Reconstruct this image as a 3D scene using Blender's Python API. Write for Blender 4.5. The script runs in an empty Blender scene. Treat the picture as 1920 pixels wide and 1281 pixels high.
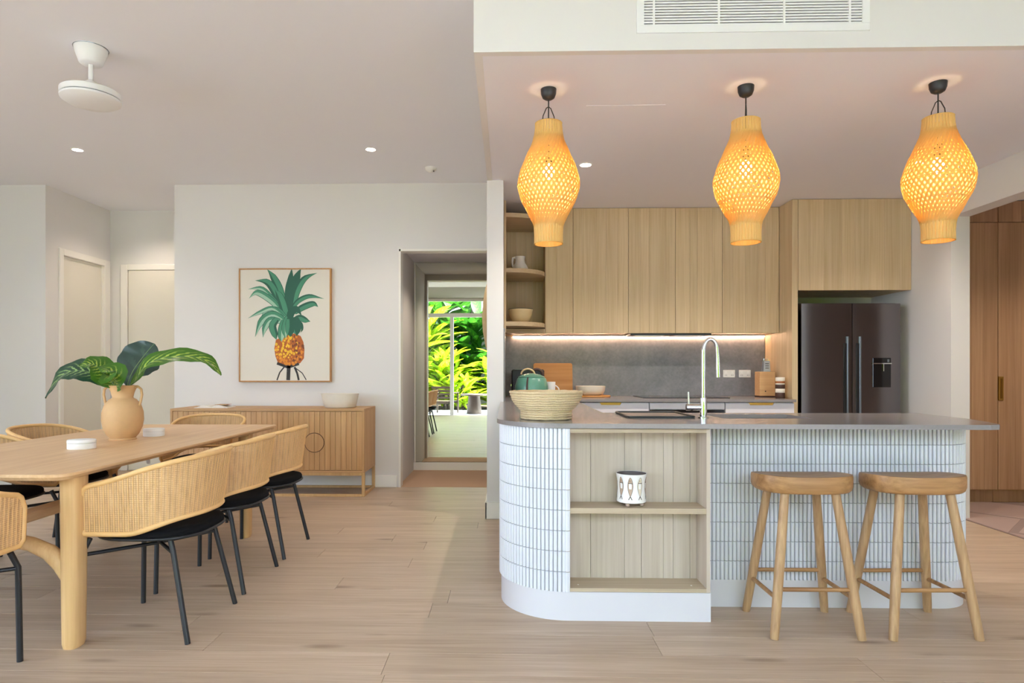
import bpy, math, random
from mathutils import Vector, Matrix
PI = math.pi
random.seed(7)
SC = bpy.context.scene
COL = SC.collection

# ------------------------------------------------------------------ camera
cam_d = bpy.data.cameras.new('camera'); cam = bpy.data.objects.new('camera', cam_d); COL.objects.link(cam)
cam.location = (0, 0, 1.165)
cam.rotation_euler = (PI / 2, 0, math.atan(29 / 1200))
cam_d.sensor_width = 36; cam_d.lens = 22.5
cam_d.shift_x = 37 / 1920; cam_d.shift_y = 54.5 / 1920
cam_d.clip_start = 0.05; cam_d.clip_end = 200
SC.camera = cam

# ------------------------------------------------------------------ world, sun, exposure
world = bpy.data.worlds.new('sky'); SC.world = world; world.use_nodes = True
wn = world.node_tree
bg = wn.nodes['Background']; bg.inputs[0].default_value = (0.67, 0.81, 1.0, 1); bg.inputs[1].default_value = 7.6
sun_d = bpy.data.lights.new('sun', 'SUN'); sun = bpy.data.objects.new('sun', sun_d); COL.objects.link(sun)
sun_d.energy = 44.0; sun_d.angle = 0.009; sun_d.color = (1.0, 0.98, 0.96)
sun.location = (6, 6, 20)
sun.rotation_euler = Vector((0.28, 0.10, 0.95)).to_track_quat('Z', 'Y').to_euler()
def portal(loc, rot, sx, sy):
    d = bpy.data.lights.new('daylight_portal', 'AREA'); o = bpy.data.objects.new('daylight_portal', d); COL.objects.link(o)
    d.shape = 'RECTANGLE'; d.size = sx; d.size_y = sy; d.cycles.is_portal = True
    o.location = loc; o.rotation_euler = rot
portal((-1.2, -1.78, 1.5), (PI / 2, 0, 0), 9.4, 3.0)       # rear glazing, shines to +Y
portal((-6.06, 0.3, 1.45), (PI / 2, 0, -PI / 2), 4.0, 2.8) # side glazing, shines to +X
SC.view_settings.view_transform = 'Standard'; SC.view_settings.look = 'None'
SC.view_settings.gamma = 1.0; SC.view_settings.use_curve_mapping = False
SC.view_settings.exposure = 0.42
SC.cycles.max_bounces = 10; SC.cycles.diffuse_bounces = 7; SC.cycles.glossy_bounces = 4
SC.cycles.transparent_max_bounces = 12; SC.cycles.caustics_reflective = False; SC.cycles.caustics_refractive = False
SC.cycles.sample_clamp_indirect = 6.0

# ------------------------------------------------------------------ materials
def lin(c):
    return tuple(((x / 255) / 12.92 if x / 255 <= 0.04045 else ((x / 255 + 0.055) / 1.055) ** 2.4) for x in c) + (1,)
def new_mat(name):
    m = bpy.data.materials.new(name); m.use_nodes = True
    nt = m.node_tree; b = nt.nodes['Principled BSDF']
    return m, nt, b
def node(nt, t, **kw):
    n = nt.nodes.new(t)
    for k, v in kw.items(): setattr(n, k, v)
    return n
def plain(name, rgb, rough=0.5, metal=0.0, bump=0.0, bscale=200, spec=0.5, var=0.0):
    m, nt, b = new_mat(name)
    b.inputs['Base Color'].default_value = lin(rgb); b.inputs['Roughness'].default_value = rough
    b.inputs['Metallic'].default_value = metal; b.inputs['Specular IOR Level'].default_value = spec
    tc = node(nt, 'ShaderNodeTexCoord')
    nz = node(nt, 'ShaderNodeTexNoise'); nz.inputs['Scale'].default_value = bscale; nz.inputs['Detail'].default_value = 3
    nt.links.new(tc.outputs['Object'], nz.inputs['Vector'])
    if bump:
        bp = node(nt, 'ShaderNodeBump'); bp.inputs['Strength'].default_value = bump; bp.inputs['Distance'].default_value = 0.002
        nt.links.new(nz.outputs['Fac'], bp.inputs['Height']); nt.links.new(bp.outputs['Normal'], b.inputs['Normal'])
    if var:
        mx = node(nt, 'ShaderNodeMix', data_type='RGBA')
        c = lin(rgb)
        mx.inputs[6].default_value = tuple(x * (1 - var) for x in c[:3]) + (1,)
        mx.inputs[7].default_value = tuple(min(1, x * (1 + var)) for x in c[:3]) + (1,)
        nt.links.new(nz.outputs['Fac'], mx.inputs[0]); nt.links.new(mx.outputs[2], b.inputs['Base Color'])
    return m
def wood(name, ca, cb, axis='X', fine=60, rough=0.45, var=0.12, knots=False, bump=0.08, streak=1.0, long=1.2, spec=0.4):
    """grain runs along `axis` of the object's own space; each object gets its own slice of grain and its own tone"""
    m, nt, b = new_mat(name)
    tc = node(nt, 'ShaderNodeTexCoord'); oi = node(nt, 'ShaderNodeObjectInfo')
    mul = node(nt, 'ShaderNodeVectorMath', operation='SCALE'); mul.inputs['Scale'].default_value = 37.0
    cmb = node(nt, 'ShaderNodeCombineXYZ')
    for i in range(3): nt.links.new(oi.outputs['Random'], cmb.inputs[i])
    nt.links.new(cmb.outputs[0], mul.inputs[0])
    add = node(nt, 'ShaderNodeVectorMath', operation='ADD')
    nt.links.new(tc.outputs['Object'], add.inputs[0]); nt.links.new(mul.outputs[0], add.inputs[1])
    def mapped(along, across):
        mp = node(nt, 'ShaderNodeMapping')
        mp.inputs['Scale'].default_value = tuple(along if a == axis else across for a in 'XYZ')
        nt.links.new(add.outputs[0], mp.inputs['Vector']); return mp
    n1 = node(nt, 'ShaderNodeTexNoise'); n1.inputs['Scale'].default_value = 1; n1.inputs['Detail'].default_value = 5
    n1.inputs['Roughness'].default_value = 0.65; n1.inputs['Distortion'].default_value = 0.4
    nt.links.new(mapped(long, 14).outputs[0], n1.inputs['Vector'])
    n2 = node(nt, 'ShaderNodeTexNoise'); n2.inputs['Scale'].default_value = 1; n2.inputs['Detail'].default_value = 4
    nt.links.new(mapped(long * 2.5, fine * 2.2).outputs[0], n2.inputs['Vector'])
    mixf = node(nt, 'ShaderNodeMath', operation='MULTIPLY_ADD'); mixf.inputs[1].default_value = 0.45 * streak
    nt.links.new(n2.outputs['Fac'], mixf.inputs[0])
    m5 = node(nt, 'ShaderNodeMath', operation='MULTIPLY'); m5.inputs[1].default_value = 0.6
    nt.links.new(n1.outputs['Fac'], m5.inputs[0]); nt.links.new(m5.outputs[0], mixf.inputs[2])
    rp = node(nt, 'ShaderNodeValToRGB'); rp.color_ramp.elements[0].position = 0.36; rp.color_ramp.elements[1].position = 0.68
    rp.color_ramp.elements[0].color = lin(cb); rp.color_ramp.elements[1].color = lin(ca)
    nt.links.new(mixf.outputs[0], rp.inputs[0])
    hsv = node(nt, 'ShaderNodeHueSaturation')
    mr = node(nt, 'ShaderNodeMapRange'); mr.inputs[3].default_value = 1 - var; mr.inputs[4].default_value = 1 + var
    nt.links.new(oi.outputs['Random'], mr.inputs[0]); nt.links.new(mr.outputs[0], hsv.inputs['Value'])
    nt.links.new(rp.outputs[0], hsv.inputs['Color'])
    last = hsv.outputs[0]
    if knots:
        vo = node(nt, 'ShaderNodeTexVoronoi'); vo.inputs['Scale'].default_value = 1
        nt.links.new(mapped(1.5, 6.0).outputs[0], vo.inputs['Vector'])
        kr = node(nt, 'ShaderNodeValToRGB'); kr.color_ramp.elements[0].position = 0.03; kr.color_ramp.elements[1].position = 0.17
        kr.color_ramp.elements[0].color = (0.42, 0.36, 0.31, 1); kr.color_ramp.elements[1].color = (1, 1, 1, 1)
        n3 = node(nt, 'ShaderNodeTexNoise'); n3.inputs['Scale'].default_value = 1; n3.inputs['Detail'].default_value = 3
        nt.links.new(mapped(4, 22).outputs[0], n3.inputs['Vector'])
        ad = node(nt, 'ShaderNodeMath', operation='MULTIPLY_ADD'); ad.inputs[1].default_value = 0.16
        sb = node(nt, 'ShaderNodeMath', operation='SUBTRACT'); sb.inputs[1].default_value = 0.5
        nt.links.new(n3.outputs['Fac'], sb.inputs[0]); nt.links.new(sb.outputs[0], ad.inputs[0]); nt.links.new(vo.outputs['Distance'], ad.inputs[2])
        nt.links.new(ad.outputs[0], kr.inputs[0])
        mm = node(nt, 'ShaderNodeMix', data_type='RGBA', blend_type='MULTIPLY'); mm.inputs[0].default_value = 0.8
        nt.links.new(last, mm.inputs[6]); nt.links.new(kr.outputs[0], mm.inputs[7]); last = mm.outputs[2]
    nt.links.new(last, b.inputs['Base Color'])
    b.inputs['Roughness'].default_value = rough; b.inputs['Specular IOR Level'].default_value = spec
    bp = node(nt, 'ShaderNodeBump'); bp.inputs['Strength'].default_value = bump; bp.inputs['Distance'].default_value = 0.002
    nt.links.new(n2.outputs['Fac'], bp.inputs['Height']); nt.links.new(bp.outputs['Normal'], b.inputs['Normal'])
    return m
def emit(name, rgb, s):
    m, nt, b = new_mat(name)
    b.inputs['Base Color'].default_value = (0.8, 0.8, 0.8, 1)
    b.inputs['Emission Color'].default_value = lin(rgb); b.inputs['Emission Strength'].default_value = s
    return m

WALL = plain('wall_paint', (225, 222, 220), 0.75, bump=0.03, bscale=300, spec=0.2)
CEIL = plain('ceiling_paint', (238, 238, 243), 0.85, spec=0.15, bump=0.02, bscale=300)
CEIL2 = plain('kitchen_ceiling_paint', (236, 235, 244), 0.6, spec=0.25, bump=0.02, bscale=300)
TAUPE = plain('taupe_paint', (120, 112, 106), 0.8)
WHITE = plain('white_enamel', (238, 238, 238), 0.4)
LACQ = plain('white_lacquer', (214, 212, 219), 0.4)
TRIM = plain('trim_paint', (238, 234, 228), 0.45)
DOORP = plain('door_paint', (226, 220, 208), 0.5)
TILE = plain('glazed_white_tile', (223, 225, 233), 0.25, bump=0.05, bscale=60)
GROUT = plain('grey_grout', (160, 160, 162), 0.9)
FLOOR = wood('oak_plank', (200, 179, 158), (168, 145, 122), 'X', 40, 0.42, 0.05, True, 0.10, 0.9, 0.9)
SUBF = plain('subfloor', (70, 54, 42), 0.9)
CARPET = plain('tan_carpet', (196, 164, 138), 0.95, bump=0.5, bscale=400, spec=0.1, var=0.08)
PTILE = plain('taupe_floor_tile', (172, 150, 144), 0.5, var=0.06, bscale=6)
KWOOD = wood('kitchen_oak_veneer', (206, 184, 148), (184, 159, 122), 'Z', 36, 0.5, 0.055, False, 0.05, 1.0, 0.6)
NWOOD = wood('niche_oak_veneer', (200, 188, 174), (178, 163, 147), 'Z', 36, 0.5, 0.05, False, 0.05, 1.0, 0.6)
NWOODX = wood('niche_oak_shelf', (196, 180, 156), (172, 153, 128), 'X', 36, 0.5, 0.03, False, 0.05, 1.0, 0.6)
KWOODX = wood('shelf_oak', (204, 183, 150), (184, 160, 126), 'X', 36, 0.5, 0.03, False, 0.05, 1.0, 0.6)
PWOOD = wood('pantry_oak_veneer', (186, 150, 118), (158, 120, 88), 'Z', 30, 0.5, 0.08, False, 0.05, 1.0, 0.5)
SWOOD = wood('sideboard_oak', (208, 168, 120), (184, 140, 92), 'Z', 40, 0.5, 0.06, False, 0.05, 0.8, 0.8)
SWOODX = wood('sideboard_top_oak', (204, 164, 118), (180, 138, 92), 'X', 40, 0.5, 0.03, False, 0.05, 0.8, 0.8)
TWOOD = wood('table_oak', (228, 194, 150), (206, 166, 122), 'Y', 40, 0.42, 0.03, False, 0.05, 0.8, 0.7)
LWOOD = wood('table_leg_oak', (222, 186, 134), (200, 158, 106), 'Z', 40, 0.45, 0.04, False, 0.05, 0.8, 0.7)
STOOLS = wood('stool_seat_teak', (172, 130, 86), (124, 86, 50), 'X', 24, 0.4, 0.05, False, 0.06, 1.3, 0.9)
STOOLL = wood('stool_leg_teak', (188, 154, 114), (148, 112, 78), 'Z', 40, 0.4, 0.07, False, 0.06, 1.2, 0.9)
CHOP = wood('chopping_board_bamboo', (205, 150, 84), (180, 122, 60), 'X', 20, 0.45, 0.02, False, 0.05, 0.8, 0.7)
STONE = plain('grey_stone_worktop', (132, 127, 127), 0.2, var=0.10, bscale=90, spec=0.5)
BLACKM = plain('black_powder_coat', (26, 27, 30), 0.45)
BLACKF = plain('black_seat_fabric', (18, 18, 20), 0.9, bump=0.3, bscale=500, spec=0.1)
BLACKG = plain('black_glass', (16, 16, 18), 0.08)
CHROME = plain('chrome', (222, 224, 228), 0.08, 1.0)
STEEL = plain('brushed_steel', (190, 196, 204), 0.3, 1.0)
BRASS = plain('brass', (200, 158, 78), 0.3, 1.0)
FRIDGE = plain('dark_stainless', (126, 123, 126), 0.2, 1.0)
FRIDGES = plain('fridge_side_black', (30, 30, 32), 0.5)
TERRA = plain('tan_stoneware', (205, 165, 118), 0.7, var=0.05, bscale=40, bump=0.1)
CERAM = plain('white_ceramic', (240, 238, 236), 0.35)
CREAMC = plain('cream_ceramic', (228, 220, 206), 0.5, var=0.05, bscale=30)
TEAL = plain('teal_glaze', (88, 138, 120), 0.3, var=0.12, bscale=25)
BROWN = plain('dark_brown_leather', (64, 38, 28), 0.6)
FIBRE = plain('coarse_woven_fibre', (208, 186, 150), 0.9, bump=1.0, bscale=160, var=0.22, spec=0.15)
RATT = plain('rattan_cane', (226, 182, 122), 0.5, var=0.12, bscale=25)
DECKM = plain('pale_patio_paving', (216, 217, 222), 0.8)
DARKW = plain('dark_outdoor_timber', (66, 52, 44), 0.6)
SOIL = plain('garden_soil', (82, 66, 48), 0.95)
FENCEM = plain('dark_fence_paint', (46, 56, 44), 0.8)
SENS = plain('plastic_white', (232, 230, 226), 0.5)

def splash_mat():
    m, nt, b = new_mat('mottled_grey_stone')
    tc = node(nt, 'ShaderNodeTexCoord')
    n1 = node(nt, 'ShaderNodeTexNoise'); n1.inputs['Scale'].default_value = 5; n1.inputs['Detail'].default_value = 7; n1.inputs['Roughness'].default_value = 0.62
    n2 = node(nt, 'ShaderNodeTexNoise'); n2.inputs['Scale'].default_value = 45; n2.inputs['Detail'].default_value = 4
    nt.links.new(tc.outputs['Object'], n1.inputs[0]); nt.links.new(tc.outputs['Object'], n2.inputs[0])
    a = node(nt, 'ShaderNodeMath', operation='MULTIPLY_ADD'); a.inputs[1].default_value = 0.35
    nt.links.new(n2.outputs['Fac'], a.inputs[0])
    s = node(nt, 'ShaderNodeMath', operation='MULTIPLY'); s.inputs[1].default_value = 0.7; nt.links.new(n1.outputs['Fac'], s.inputs[0])
    nt.links.new(s.outputs[0], a.inputs[2])
    r = node(nt, 'ShaderNodeValToRGB'); r.color_ramp.elements[0].position = 0.33; r.color_ramp.elements[1].position = 0.72
    r.color_ramp.elements[0].color = lin((108, 108, 112)); r.color_ramp.elements[1].color = lin((142, 141, 145))
    nt.links.new(a.outputs[0], r.inputs[0]); nt.links.new(r.outputs[0], b.inputs['Base Color'])
    b.inputs['Roughness'].default_value = 0.3
    return m
SPLASH = splash_mat()

def weave_mat(name, ca, cb, nu, nv):
    """woven cane: over/under squares from the UVs (u along the band in metres, v up in metres)"""
    m, nt, b = new_mat(name)
    uv = node(nt, 'ShaderNodeUVMap')
    sp = node(nt, 'ShaderNodeSeparateXYZ'); nt.links.new(uv.outputs[0], sp.inputs[0])
    def wave(out, k):
        q = node(nt, 'ShaderNodeMath', operation='MULTIPLY'); q.inputs[1].default_value = k * 2 * PI; nt.links.new(out, q.inputs[0])
        s = node(nt, 'ShaderNodeMath', operation='SINE'); nt.links.new(q.outputs[0], s.inputs[0]); return s.outputs[0]
    u, v = wave(sp.outputs[0], nu), wave(sp.outputs[1], nv)
    av = node(nt, 'ShaderNodeMath', operation='ABSOLUTE'); nt.links.new(v, av.inputs[0])
    au = node(nt, 'ShaderNodeMath', operation='ABSOLUTE'); nt.links.new(u, au.inputs[0])
    mx = node(nt, 'ShaderNodeMath', operation='MULTIPLY'); nt.links.new(au.outputs[0], mx.inputs[0]); nt.links.new(av.outputs[0], mx.inputs[1])
    pw = node(nt, 'ShaderNodeMath', operation='POWER'); pw.inputs[1].default_value = 0.4; nt.links.new(mx.outputs[0], pw.inputs[0])
    nz = node(nt, 'ShaderNodeTexNoise'); nz.inputs['Scale'].default_value = 1
    mp = node(nt, 'ShaderNodeMapping'); mp.inputs['Scale'].default_value = (45, 9, 1); nt.links.new(uv.outputs[0], mp.inputs[0]); nt.links.new(mp.outputs[0], nz.inputs[0])
    ad = node(nt, 'ShaderNodeMath', operation='MULTIPLY_ADD'); ad.inputs[1].default_value = 0.55; nt.links.new(pw.outputs[0], ad.inputs[0])
    h = node(nt, 'ShaderNodeMath', operation='MULTIPLY'); h.inputs[1].default_value = 0.6; nt.links.new(nz.outputs['Fac'], h.inputs[0]); nt.links.new(h.outputs[0], ad.inputs[2])
    r = node(nt, 'ShaderNodeValToRGB'); r.color_ramp.elements[0].position = 0.25; r.color_ramp.elements[1].position = 0.85
    r.color_ramp.elements[0].color = lin(cb); r.color_ramp.elements[1].color = lin(ca)
    nt.links.new(ad.outputs[0], r.inputs[0]); nt.links.new(r.outputs[0], b.inputs['Base Color'])
    b.inputs['Roughness'].default_value = 0.6
    bp = node(nt, 'ShaderNodeBump'); bp.inputs['Strength'].default_value = 0.6; bp.inputs['Distance'].default_value = 0.003
    nt.links.new(pw.outputs[0], bp.inputs['Height']); nt.links.new(bp.outputs['Normal'], b.inputs['Normal'])
    return m
WEAVE = weave_mat('woven_rattan', (226, 186, 136), (164, 122, 78), 48, 62)

def lamp_cane(name, mixv):
    m, nt, b = new_mat(name)
    b.inputs['Base Color'].default_value = lin((226, 184, 108)); b.inputs['Roughness'].default_value = 0.55
    tr = node(nt, 'ShaderNodeBsdfTranslucent'); tr.inputs[0].default_value = lin((250, 226, 122))
    mx = node(nt, 'ShaderNodeMixShader'); mx.inputs[0].default_value = mixv
    nt.links.new(b.outputs[0], mx.inputs[1]); nt.links.new(tr.outputs[0], mx.inputs[2])
    nt.links.new(mx.outputs[0], nt.nodes['Material Output'].inputs[0])
    return m
LCANE = lamp_cane('lamp_cane', 0.34); CCANE = lamp_cane('collar_cane', 0.12)

def leaf_mat(name, base, stripe, trans=0.25, n=26):
    m, nt, b = new_mat(name)
    uv = node(nt, 'ShaderNodeUVMap'); sp = node(nt, 'ShaderNodeSeparateXYZ'); nt.links.new(uv.outputs[0], sp.inputs[0])
    # u along the leaf 0..1, v across -1..1 : slanted vein stripes, strongest towards the midrib
    av = node(nt, 'ShaderNodeMath', operation='ABSOLUTE'); nt.links.new(sp.outputs[1], av.inputs[0])
    sl = node(nt, 'ShaderNodeMath', operation='MULTIPLY_ADD'); sl.inputs[1].default_value = -0.18
    nt.links.new(av.outputs[0], sl.inputs[0]); nt.links.new(sp.outputs[0], sl.inputs[2])
    nz = node(nt, 'ShaderNodeTexNoise'); nz.inputs['Scale'].default_value = 7; nt.links.new(uv.outputs[0], nz.inputs[0])
    k = node(nt, 'ShaderNodeMath', operation='MULTIPLY_ADD'); k.inputs[1].default_value = n; nt.links.new(sl.outputs[0], k.inputs[0])
    k2 = node(nt, 'ShaderNodeMath', operation='MULTIPLY'); k2.inputs[1].default_value = 1.5; nt.links.new(nz.outputs['Fac'], k2.inputs[0]); nt.links.new(k2.outputs[0], k.inputs[2])
    s = node(nt, 'ShaderNodeMath', operation='SINE'); 
    k3 = node(nt, 'ShaderNodeMath', operation='MULTIPLY'); k3.inputs[1].default_value = PI; nt.links.new(k.outputs[0], k3.inputs[0]); nt.links.new(k3.outputs[0], s.inputs[0])
    fall = node(nt, 'ShaderNodeMapRange'); fall.inputs[1].default_value = 0.15; fall.inputs[2].default_value = 0.75; fall.inputs[3].default_value = 1; fall.inputs[4].default_value = 0
    nt.links.new(av.outputs[0], fall.inputs[0])
    th = node(nt, 'ShaderNodeMapRange'); th.inputs[1].default_value = 0.35; th.inputs[2].default_value = 0.8; nt.links.new(s.outputs[0], th.inputs[0])
    f = node(nt, 'ShaderNodeMath', operation='MULTIPLY'); nt.links.new(th.outputs[0], f.inputs[0]); nt.links.new(fall.outputs[0], f.inputs[1])
    mx = node(nt, 'ShaderNodeMix', data_type='RGBA'); mx.inputs[6].default_value = lin(base); mx.inputs[7].default_value = lin(stripe)
    nt.links.new(f.outputs[0], mx.inputs[0]); nt.links.new(mx.outputs[2], b.inputs['Base Color'])
    b.inputs['Roughness'].default_value = 0.32
    tr = node(nt, 'ShaderNodeBsdfTranslucent'); nt.links.new(mx.outputs[2], tr.inputs[0])
    ms = node(nt, 'ShaderNodeMixShader'); ms.inputs[0].default_value = trans
    nt.links.new(b.outputs[0], ms.inputs[1]); nt.links.new(tr.outputs[0], ms.inputs[2]); nt.links.new(ms.outputs[0], nt.nodes['Material Output'].inputs[0])
    return m
LEAF_D = leaf_mat('dark_patterned_leaf', (38, 70, 52), (150, 178, 112), 0.15)
LEAF_B = leaf_mat('bright_patterned_leaf', (66, 112, 34), (186, 206, 92), 0.3)
LEAF_U = leaf_mat('dark_leaf_underside', (44, 66, 58), (60, 84, 70), 0.1, 8)
GLEAF = leaf_mat('garden_leaf_yellow_green', (150, 178, 30), (206, 220, 70), 0.45, 14)
GLEAF2 = leaf_mat('garden_leaf_deep_green', (44, 96, 26), (86, 140, 40), 0.35, 14)

# ------------------------------------------------------------------ mesh builder
class MB:
    def __init__(self): self.v = []; self.f = []; self.uv = {}
    def add(self, vs, fs, uvs=None):
        o = len(self.v); self.v += [tuple(p) for p in vs]; self.f += [tuple(i + o for i in q) for q in fs]
        if uvs:
            for i, t in enumerate(uvs): self.uv[o + i] = t
        return self
    def box(self, x0, x1, y0, y1, z0, z1, c=0.0):
        if c <= 0:
            return self.add([(x0,y0,z0),(x1,y0,z0),(x1,y1,z0),(x0,y1,z0),(x0,y0,z1),(x1,y0,z1),(x1,y1,z1),(x0,y1,z1)],
                            [(0,3,2,1),(4,5,6,7),(0,1,5,4),(1,2,6,5),(2,3,7,6),(3,0,4,7)])
        vs = []; idx = {}
        xs, ys, zs = (x0, x1), (y0, y1), (z0, z1)
        for i in (0,1):
            for j in (0,1):
                for k in (0,1):
                    sx, sy, sz = (c if i == 0 else -c), (c if j == 0 else -c), (c if k == 0 else -c)
                    for a in range(3):
                        p = [xs[i], ys[j], zs[k]]
                        if a != 0: p[0] += sx
                        if a != 1: p[1] += sy
                        if a != 2: p[2] += sz
                        idx[(i,j,k,a)] = len(vs); vs.append(tuple(p))
        I = lambda i,j,k,a: idx[(i,j,k,a)]
        fs = []
        for i in (0,1):
            q = [I(i,0,0,0), I(i,1,0,0), I(i,1,1,0), I(i,0,1,0)]; fs.append(q if i else q[::-1])
            q = [I(0,i,0,1), I(0,i,1,1), I(1,i,1,1), I(1,i,0,1)]; fs.append(q if i else q[::-1])
            q = [I(0,0,i,2), I(1,0,i,2), I(1,1,i,2), I(0,1,i,2)]; fs.append(q if i else q[::-1])
        for j in (0,1):
            for k in (0,1):
                q = [I(0,j,k,1), I(1,j,k,1), I(1,j,k,2), I(0,j,k,2)]; fs.append(q if (j ^ k) == 0 else q[::-1]) if False else fs.append(q if j == k else q[::-1])
                q = [I(j,0,k,0), I(j,0,k,2), I(j,1,k,2), I(j,1,k,0)]; fs.append(q if j == k else q[::-1])
                q = [I(j,k,0,0), I(j,k,1,0), I(j,k,1,1), I(j,k,0,1)]; fs.append(q if j == k else q[::-1])
        for i in (0,1):
            for j in (0,1):
                for k in (0,1):
                    q = [I(i,j,k,0), I(i,j,k,1), I(i,j,k,2)]; fs.append(q if (i + j + k) % 2 else q[::-1])
        return self.add(vs, fs)
    def tube(self, pts, r, n=10, cap=True, closed=False, sy=1.0, up=None):
        pts = [Vector(p) for p in pts]; m = len(pts)
        rs = r if isinstance(r, (list, tuple)) else [r] * m
        rings = []; nrm = None
        for i, p in enumerate(pts):
            if closed: t = pts[(i + 1) % m] - pts[i - 1]
            else: t = pts[min(i + 1, m - 1)] - pts[max(i - 1, 0)]
            t.normalize()
            if nrm is None:
                a = Vector(up) if up else (Vector((0,0,1)) if abs(t.z) < 0.9 else Vector((1,0,0)))
                nrm = (a - t * a.dot(t)).normalized()
            else:
                nrm = (nrm - t * nrm.dot(t))
                nrm = nrm.normalized() if nrm.length > 1e-6 else t.orthogonal().normalized()
            bn = t.cross(nrm)
            rings.append([p + (nrm * math.cos(2*PI*k/n) + bn * (math.sin(2*PI*k/n) * sy)) * rs[i] for k in range(n)])
        vs = [q for rg in rings for q in rg]; fs = []
        for i in range(m if closed else m - 1):
            a, b2 = i * n, ((i + 1) % m) * n
            for k in range(n): fs.append((a + k, a + (k+1) % n, b2 + (k+1) % n, b2 + k))
        if cap and not closed:
            fs.append(tuple(range(n))[::-1]); fs.append(tuple((m-1)*n + k for k in range(n)))
        return self.add(vs, fs)
    def lathe(self, prof, n=32, cx=0, cy=0, cz=0, sx=1.0, sy=1.0, a0=0.0, a1=None):
        """profile list of (r, z) bottom to top; closed ends if r == 0"""
        full = a1 is None; a1 = 2*PI if full else a1
        cols = n if full else n + 1
        vs = []; fs = []
        for (r, z) in prof:
            for k in range(cols):
                a = a0 + (a1 - a0) * k / n
                vs.append((cx + r * sx * math.cos(a), cy + r * sy * math.sin(a), cz + z))
        for i in range(len(prof) - 1):
            for k in range(n):
                k2 = (k + 1) % cols if full else k + 1
                fs.append((i*cols + k, i*cols + k2, (i+1)*cols + k2, (i+1)*cols + k))
        return self.add(vs, fs)
    def prism(self, poly, z0, z1, c=0.0):
        n = len(poly)
        def inset(d):
            out = []
            for i in range(n):
                p0, p1, p2 = Vector(poly[i-1]), Vector(poly[i]), Vector(poly[(i+1) % n])
                e1 = (p1 - p0).normalized(); e2 = (p2 - p1).normalized()
                n1 = Vector((-e1.y, e1.x)); n2 = Vector((-e2.y, e2.x))
                q = n1 + n2; l = q.length
                q = q / l if l > 1e-6 else n1
                out.append(p1 + q * (d / max(0.4, q.dot(n1))))
            return out
        lv = [(poly, z0), (poly, z1)] if c <= 0 else [(inset(c), z0), (poly, z0 + c), (poly, z1 - c), (inset(c), z1)]
        vs = [(p[0], p[1], z) for pl, z in lv for p in pl]; fs = []
        for i in range(len(lv) - 1):
            for k in range(n): fs.append((i*n + k, i*n + (k+1) % n, (i+1)*n + (k+1) % n, (i+1)*n + k))
        fs.append(tuple(range(n))[::-1]); fs.append(tuple((len(lv)-1)*n + k for k in range(n)))
        return self.add(vs, fs)
    def mesh(self, name, mat, smooth=None):
        me = bpy.data.meshes.new(name); me.from_pydata(self.v, [], self.f)
        if self.uv:
            l = me.uv_layers.new(name='UVMap')
            for lp in me.loops: l.data[lp.index].uv = self.uv.get(lp.vertex_index, (0, 0))
        if mat: me.materials.append(mat)
        if smooth is not None:
            me.shade_smooth()
            if smooth < 179: me.set_sharp_from_angle(angle=math.radians(smooth))
        me.update(); return me
    def build(self, name, mat, parent=None, loc=(0,0,0), rot=(0,0,0), smooth=None):
        return put(self.mesh(name, mat, smooth), name, parent, loc, rot)
def put(me, name, parent=None, loc=(0,0,0), rot=(0,0,0)):
    o = bpy.data.objects.new(name, me); COL.objects.link(o)
    o.location = loc; o.rotation_euler = rot
    if parent: o.parent = parent
    return o
def bx(x0, x1, y0, y1, z0, z1, c=0.0): return MB().box(x0, x1, y0, y1, z0, z1, c)
def tag(o, label, cat, group=None, kind=None):
    o['label'] = label; o['category'] = cat
    if group: o['group'] = group
    if kind: o['kind'] = kind
    return o
def thing(name, label, cat, loc=(0,0,0), rotz=0.0, group=None):
    o = bpy.data.objects.new(name, None); COL.objects.link(o); o.empty_display_size = 0.1
    o.location = loc; o.rotation_euler = (0, 0, rotz)
    return tag(o, label, cat, group)
def structure(name, mb, mat, label, cat, smooth=None):
    """mesh whose origin sits at its own centre base"""
    xs = [p[0] for p in mb.v]; ys = [p[1] for p in mb.v]; zs = [p[2] for p in mb.v]
    c = Vector(((min(xs)+max(xs))/2, (min(ys)+max(ys))/2, min(zs)))
    mb.v = [(p[0]-c.x, p[1]-c.y, p[2]-c.z) for p in mb.v]
    o = mb.build(name, mat, None, c, (0,0,0), smooth)
    return tag(o, label, cat, kind='structure')
def stuff(o): o['kind'] = 'stuff'; return o
def copy_tree(o, parent=None):
    c = o.copy(); COL.objects.link(c)
    if parent: c.parent = parent
    for ch in list(o.children): copy_tree(ch, c)
    return c
def arc(cx, cy, r, a0, a1, n):
    return [(cx + r*math.cos(a0 + (a1-a0)*i/n), cy + r*math.sin(a0 + (a1-a0)*i/n)) for i in range(n + 1)]
def rrect(x0, x1, y0, y1, r, n=5):
    rr = r if isinstance(r, (list, tuple)) else [r]*4
    p = arc(x1-rr[0], y0+rr[0], rr[0], -PI/2, 0, n) + arc(x1-rr[1], y1-rr[1], rr[1], 0, PI/2, n)
    return p + arc(x0+rr[2], y1-rr[2], rr[2], PI/2, PI, n) + arc(x0+rr[3], y0+rr[3], rr[3], PI, 1.5*PI, n)

# ================================================================== THE ROOM
H1, H2, HD = 3.035, 2.66, 2.375      # main ceiling, kitchen ceiling, door head
YF = 6.365                            # far wall of the dining side
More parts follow.
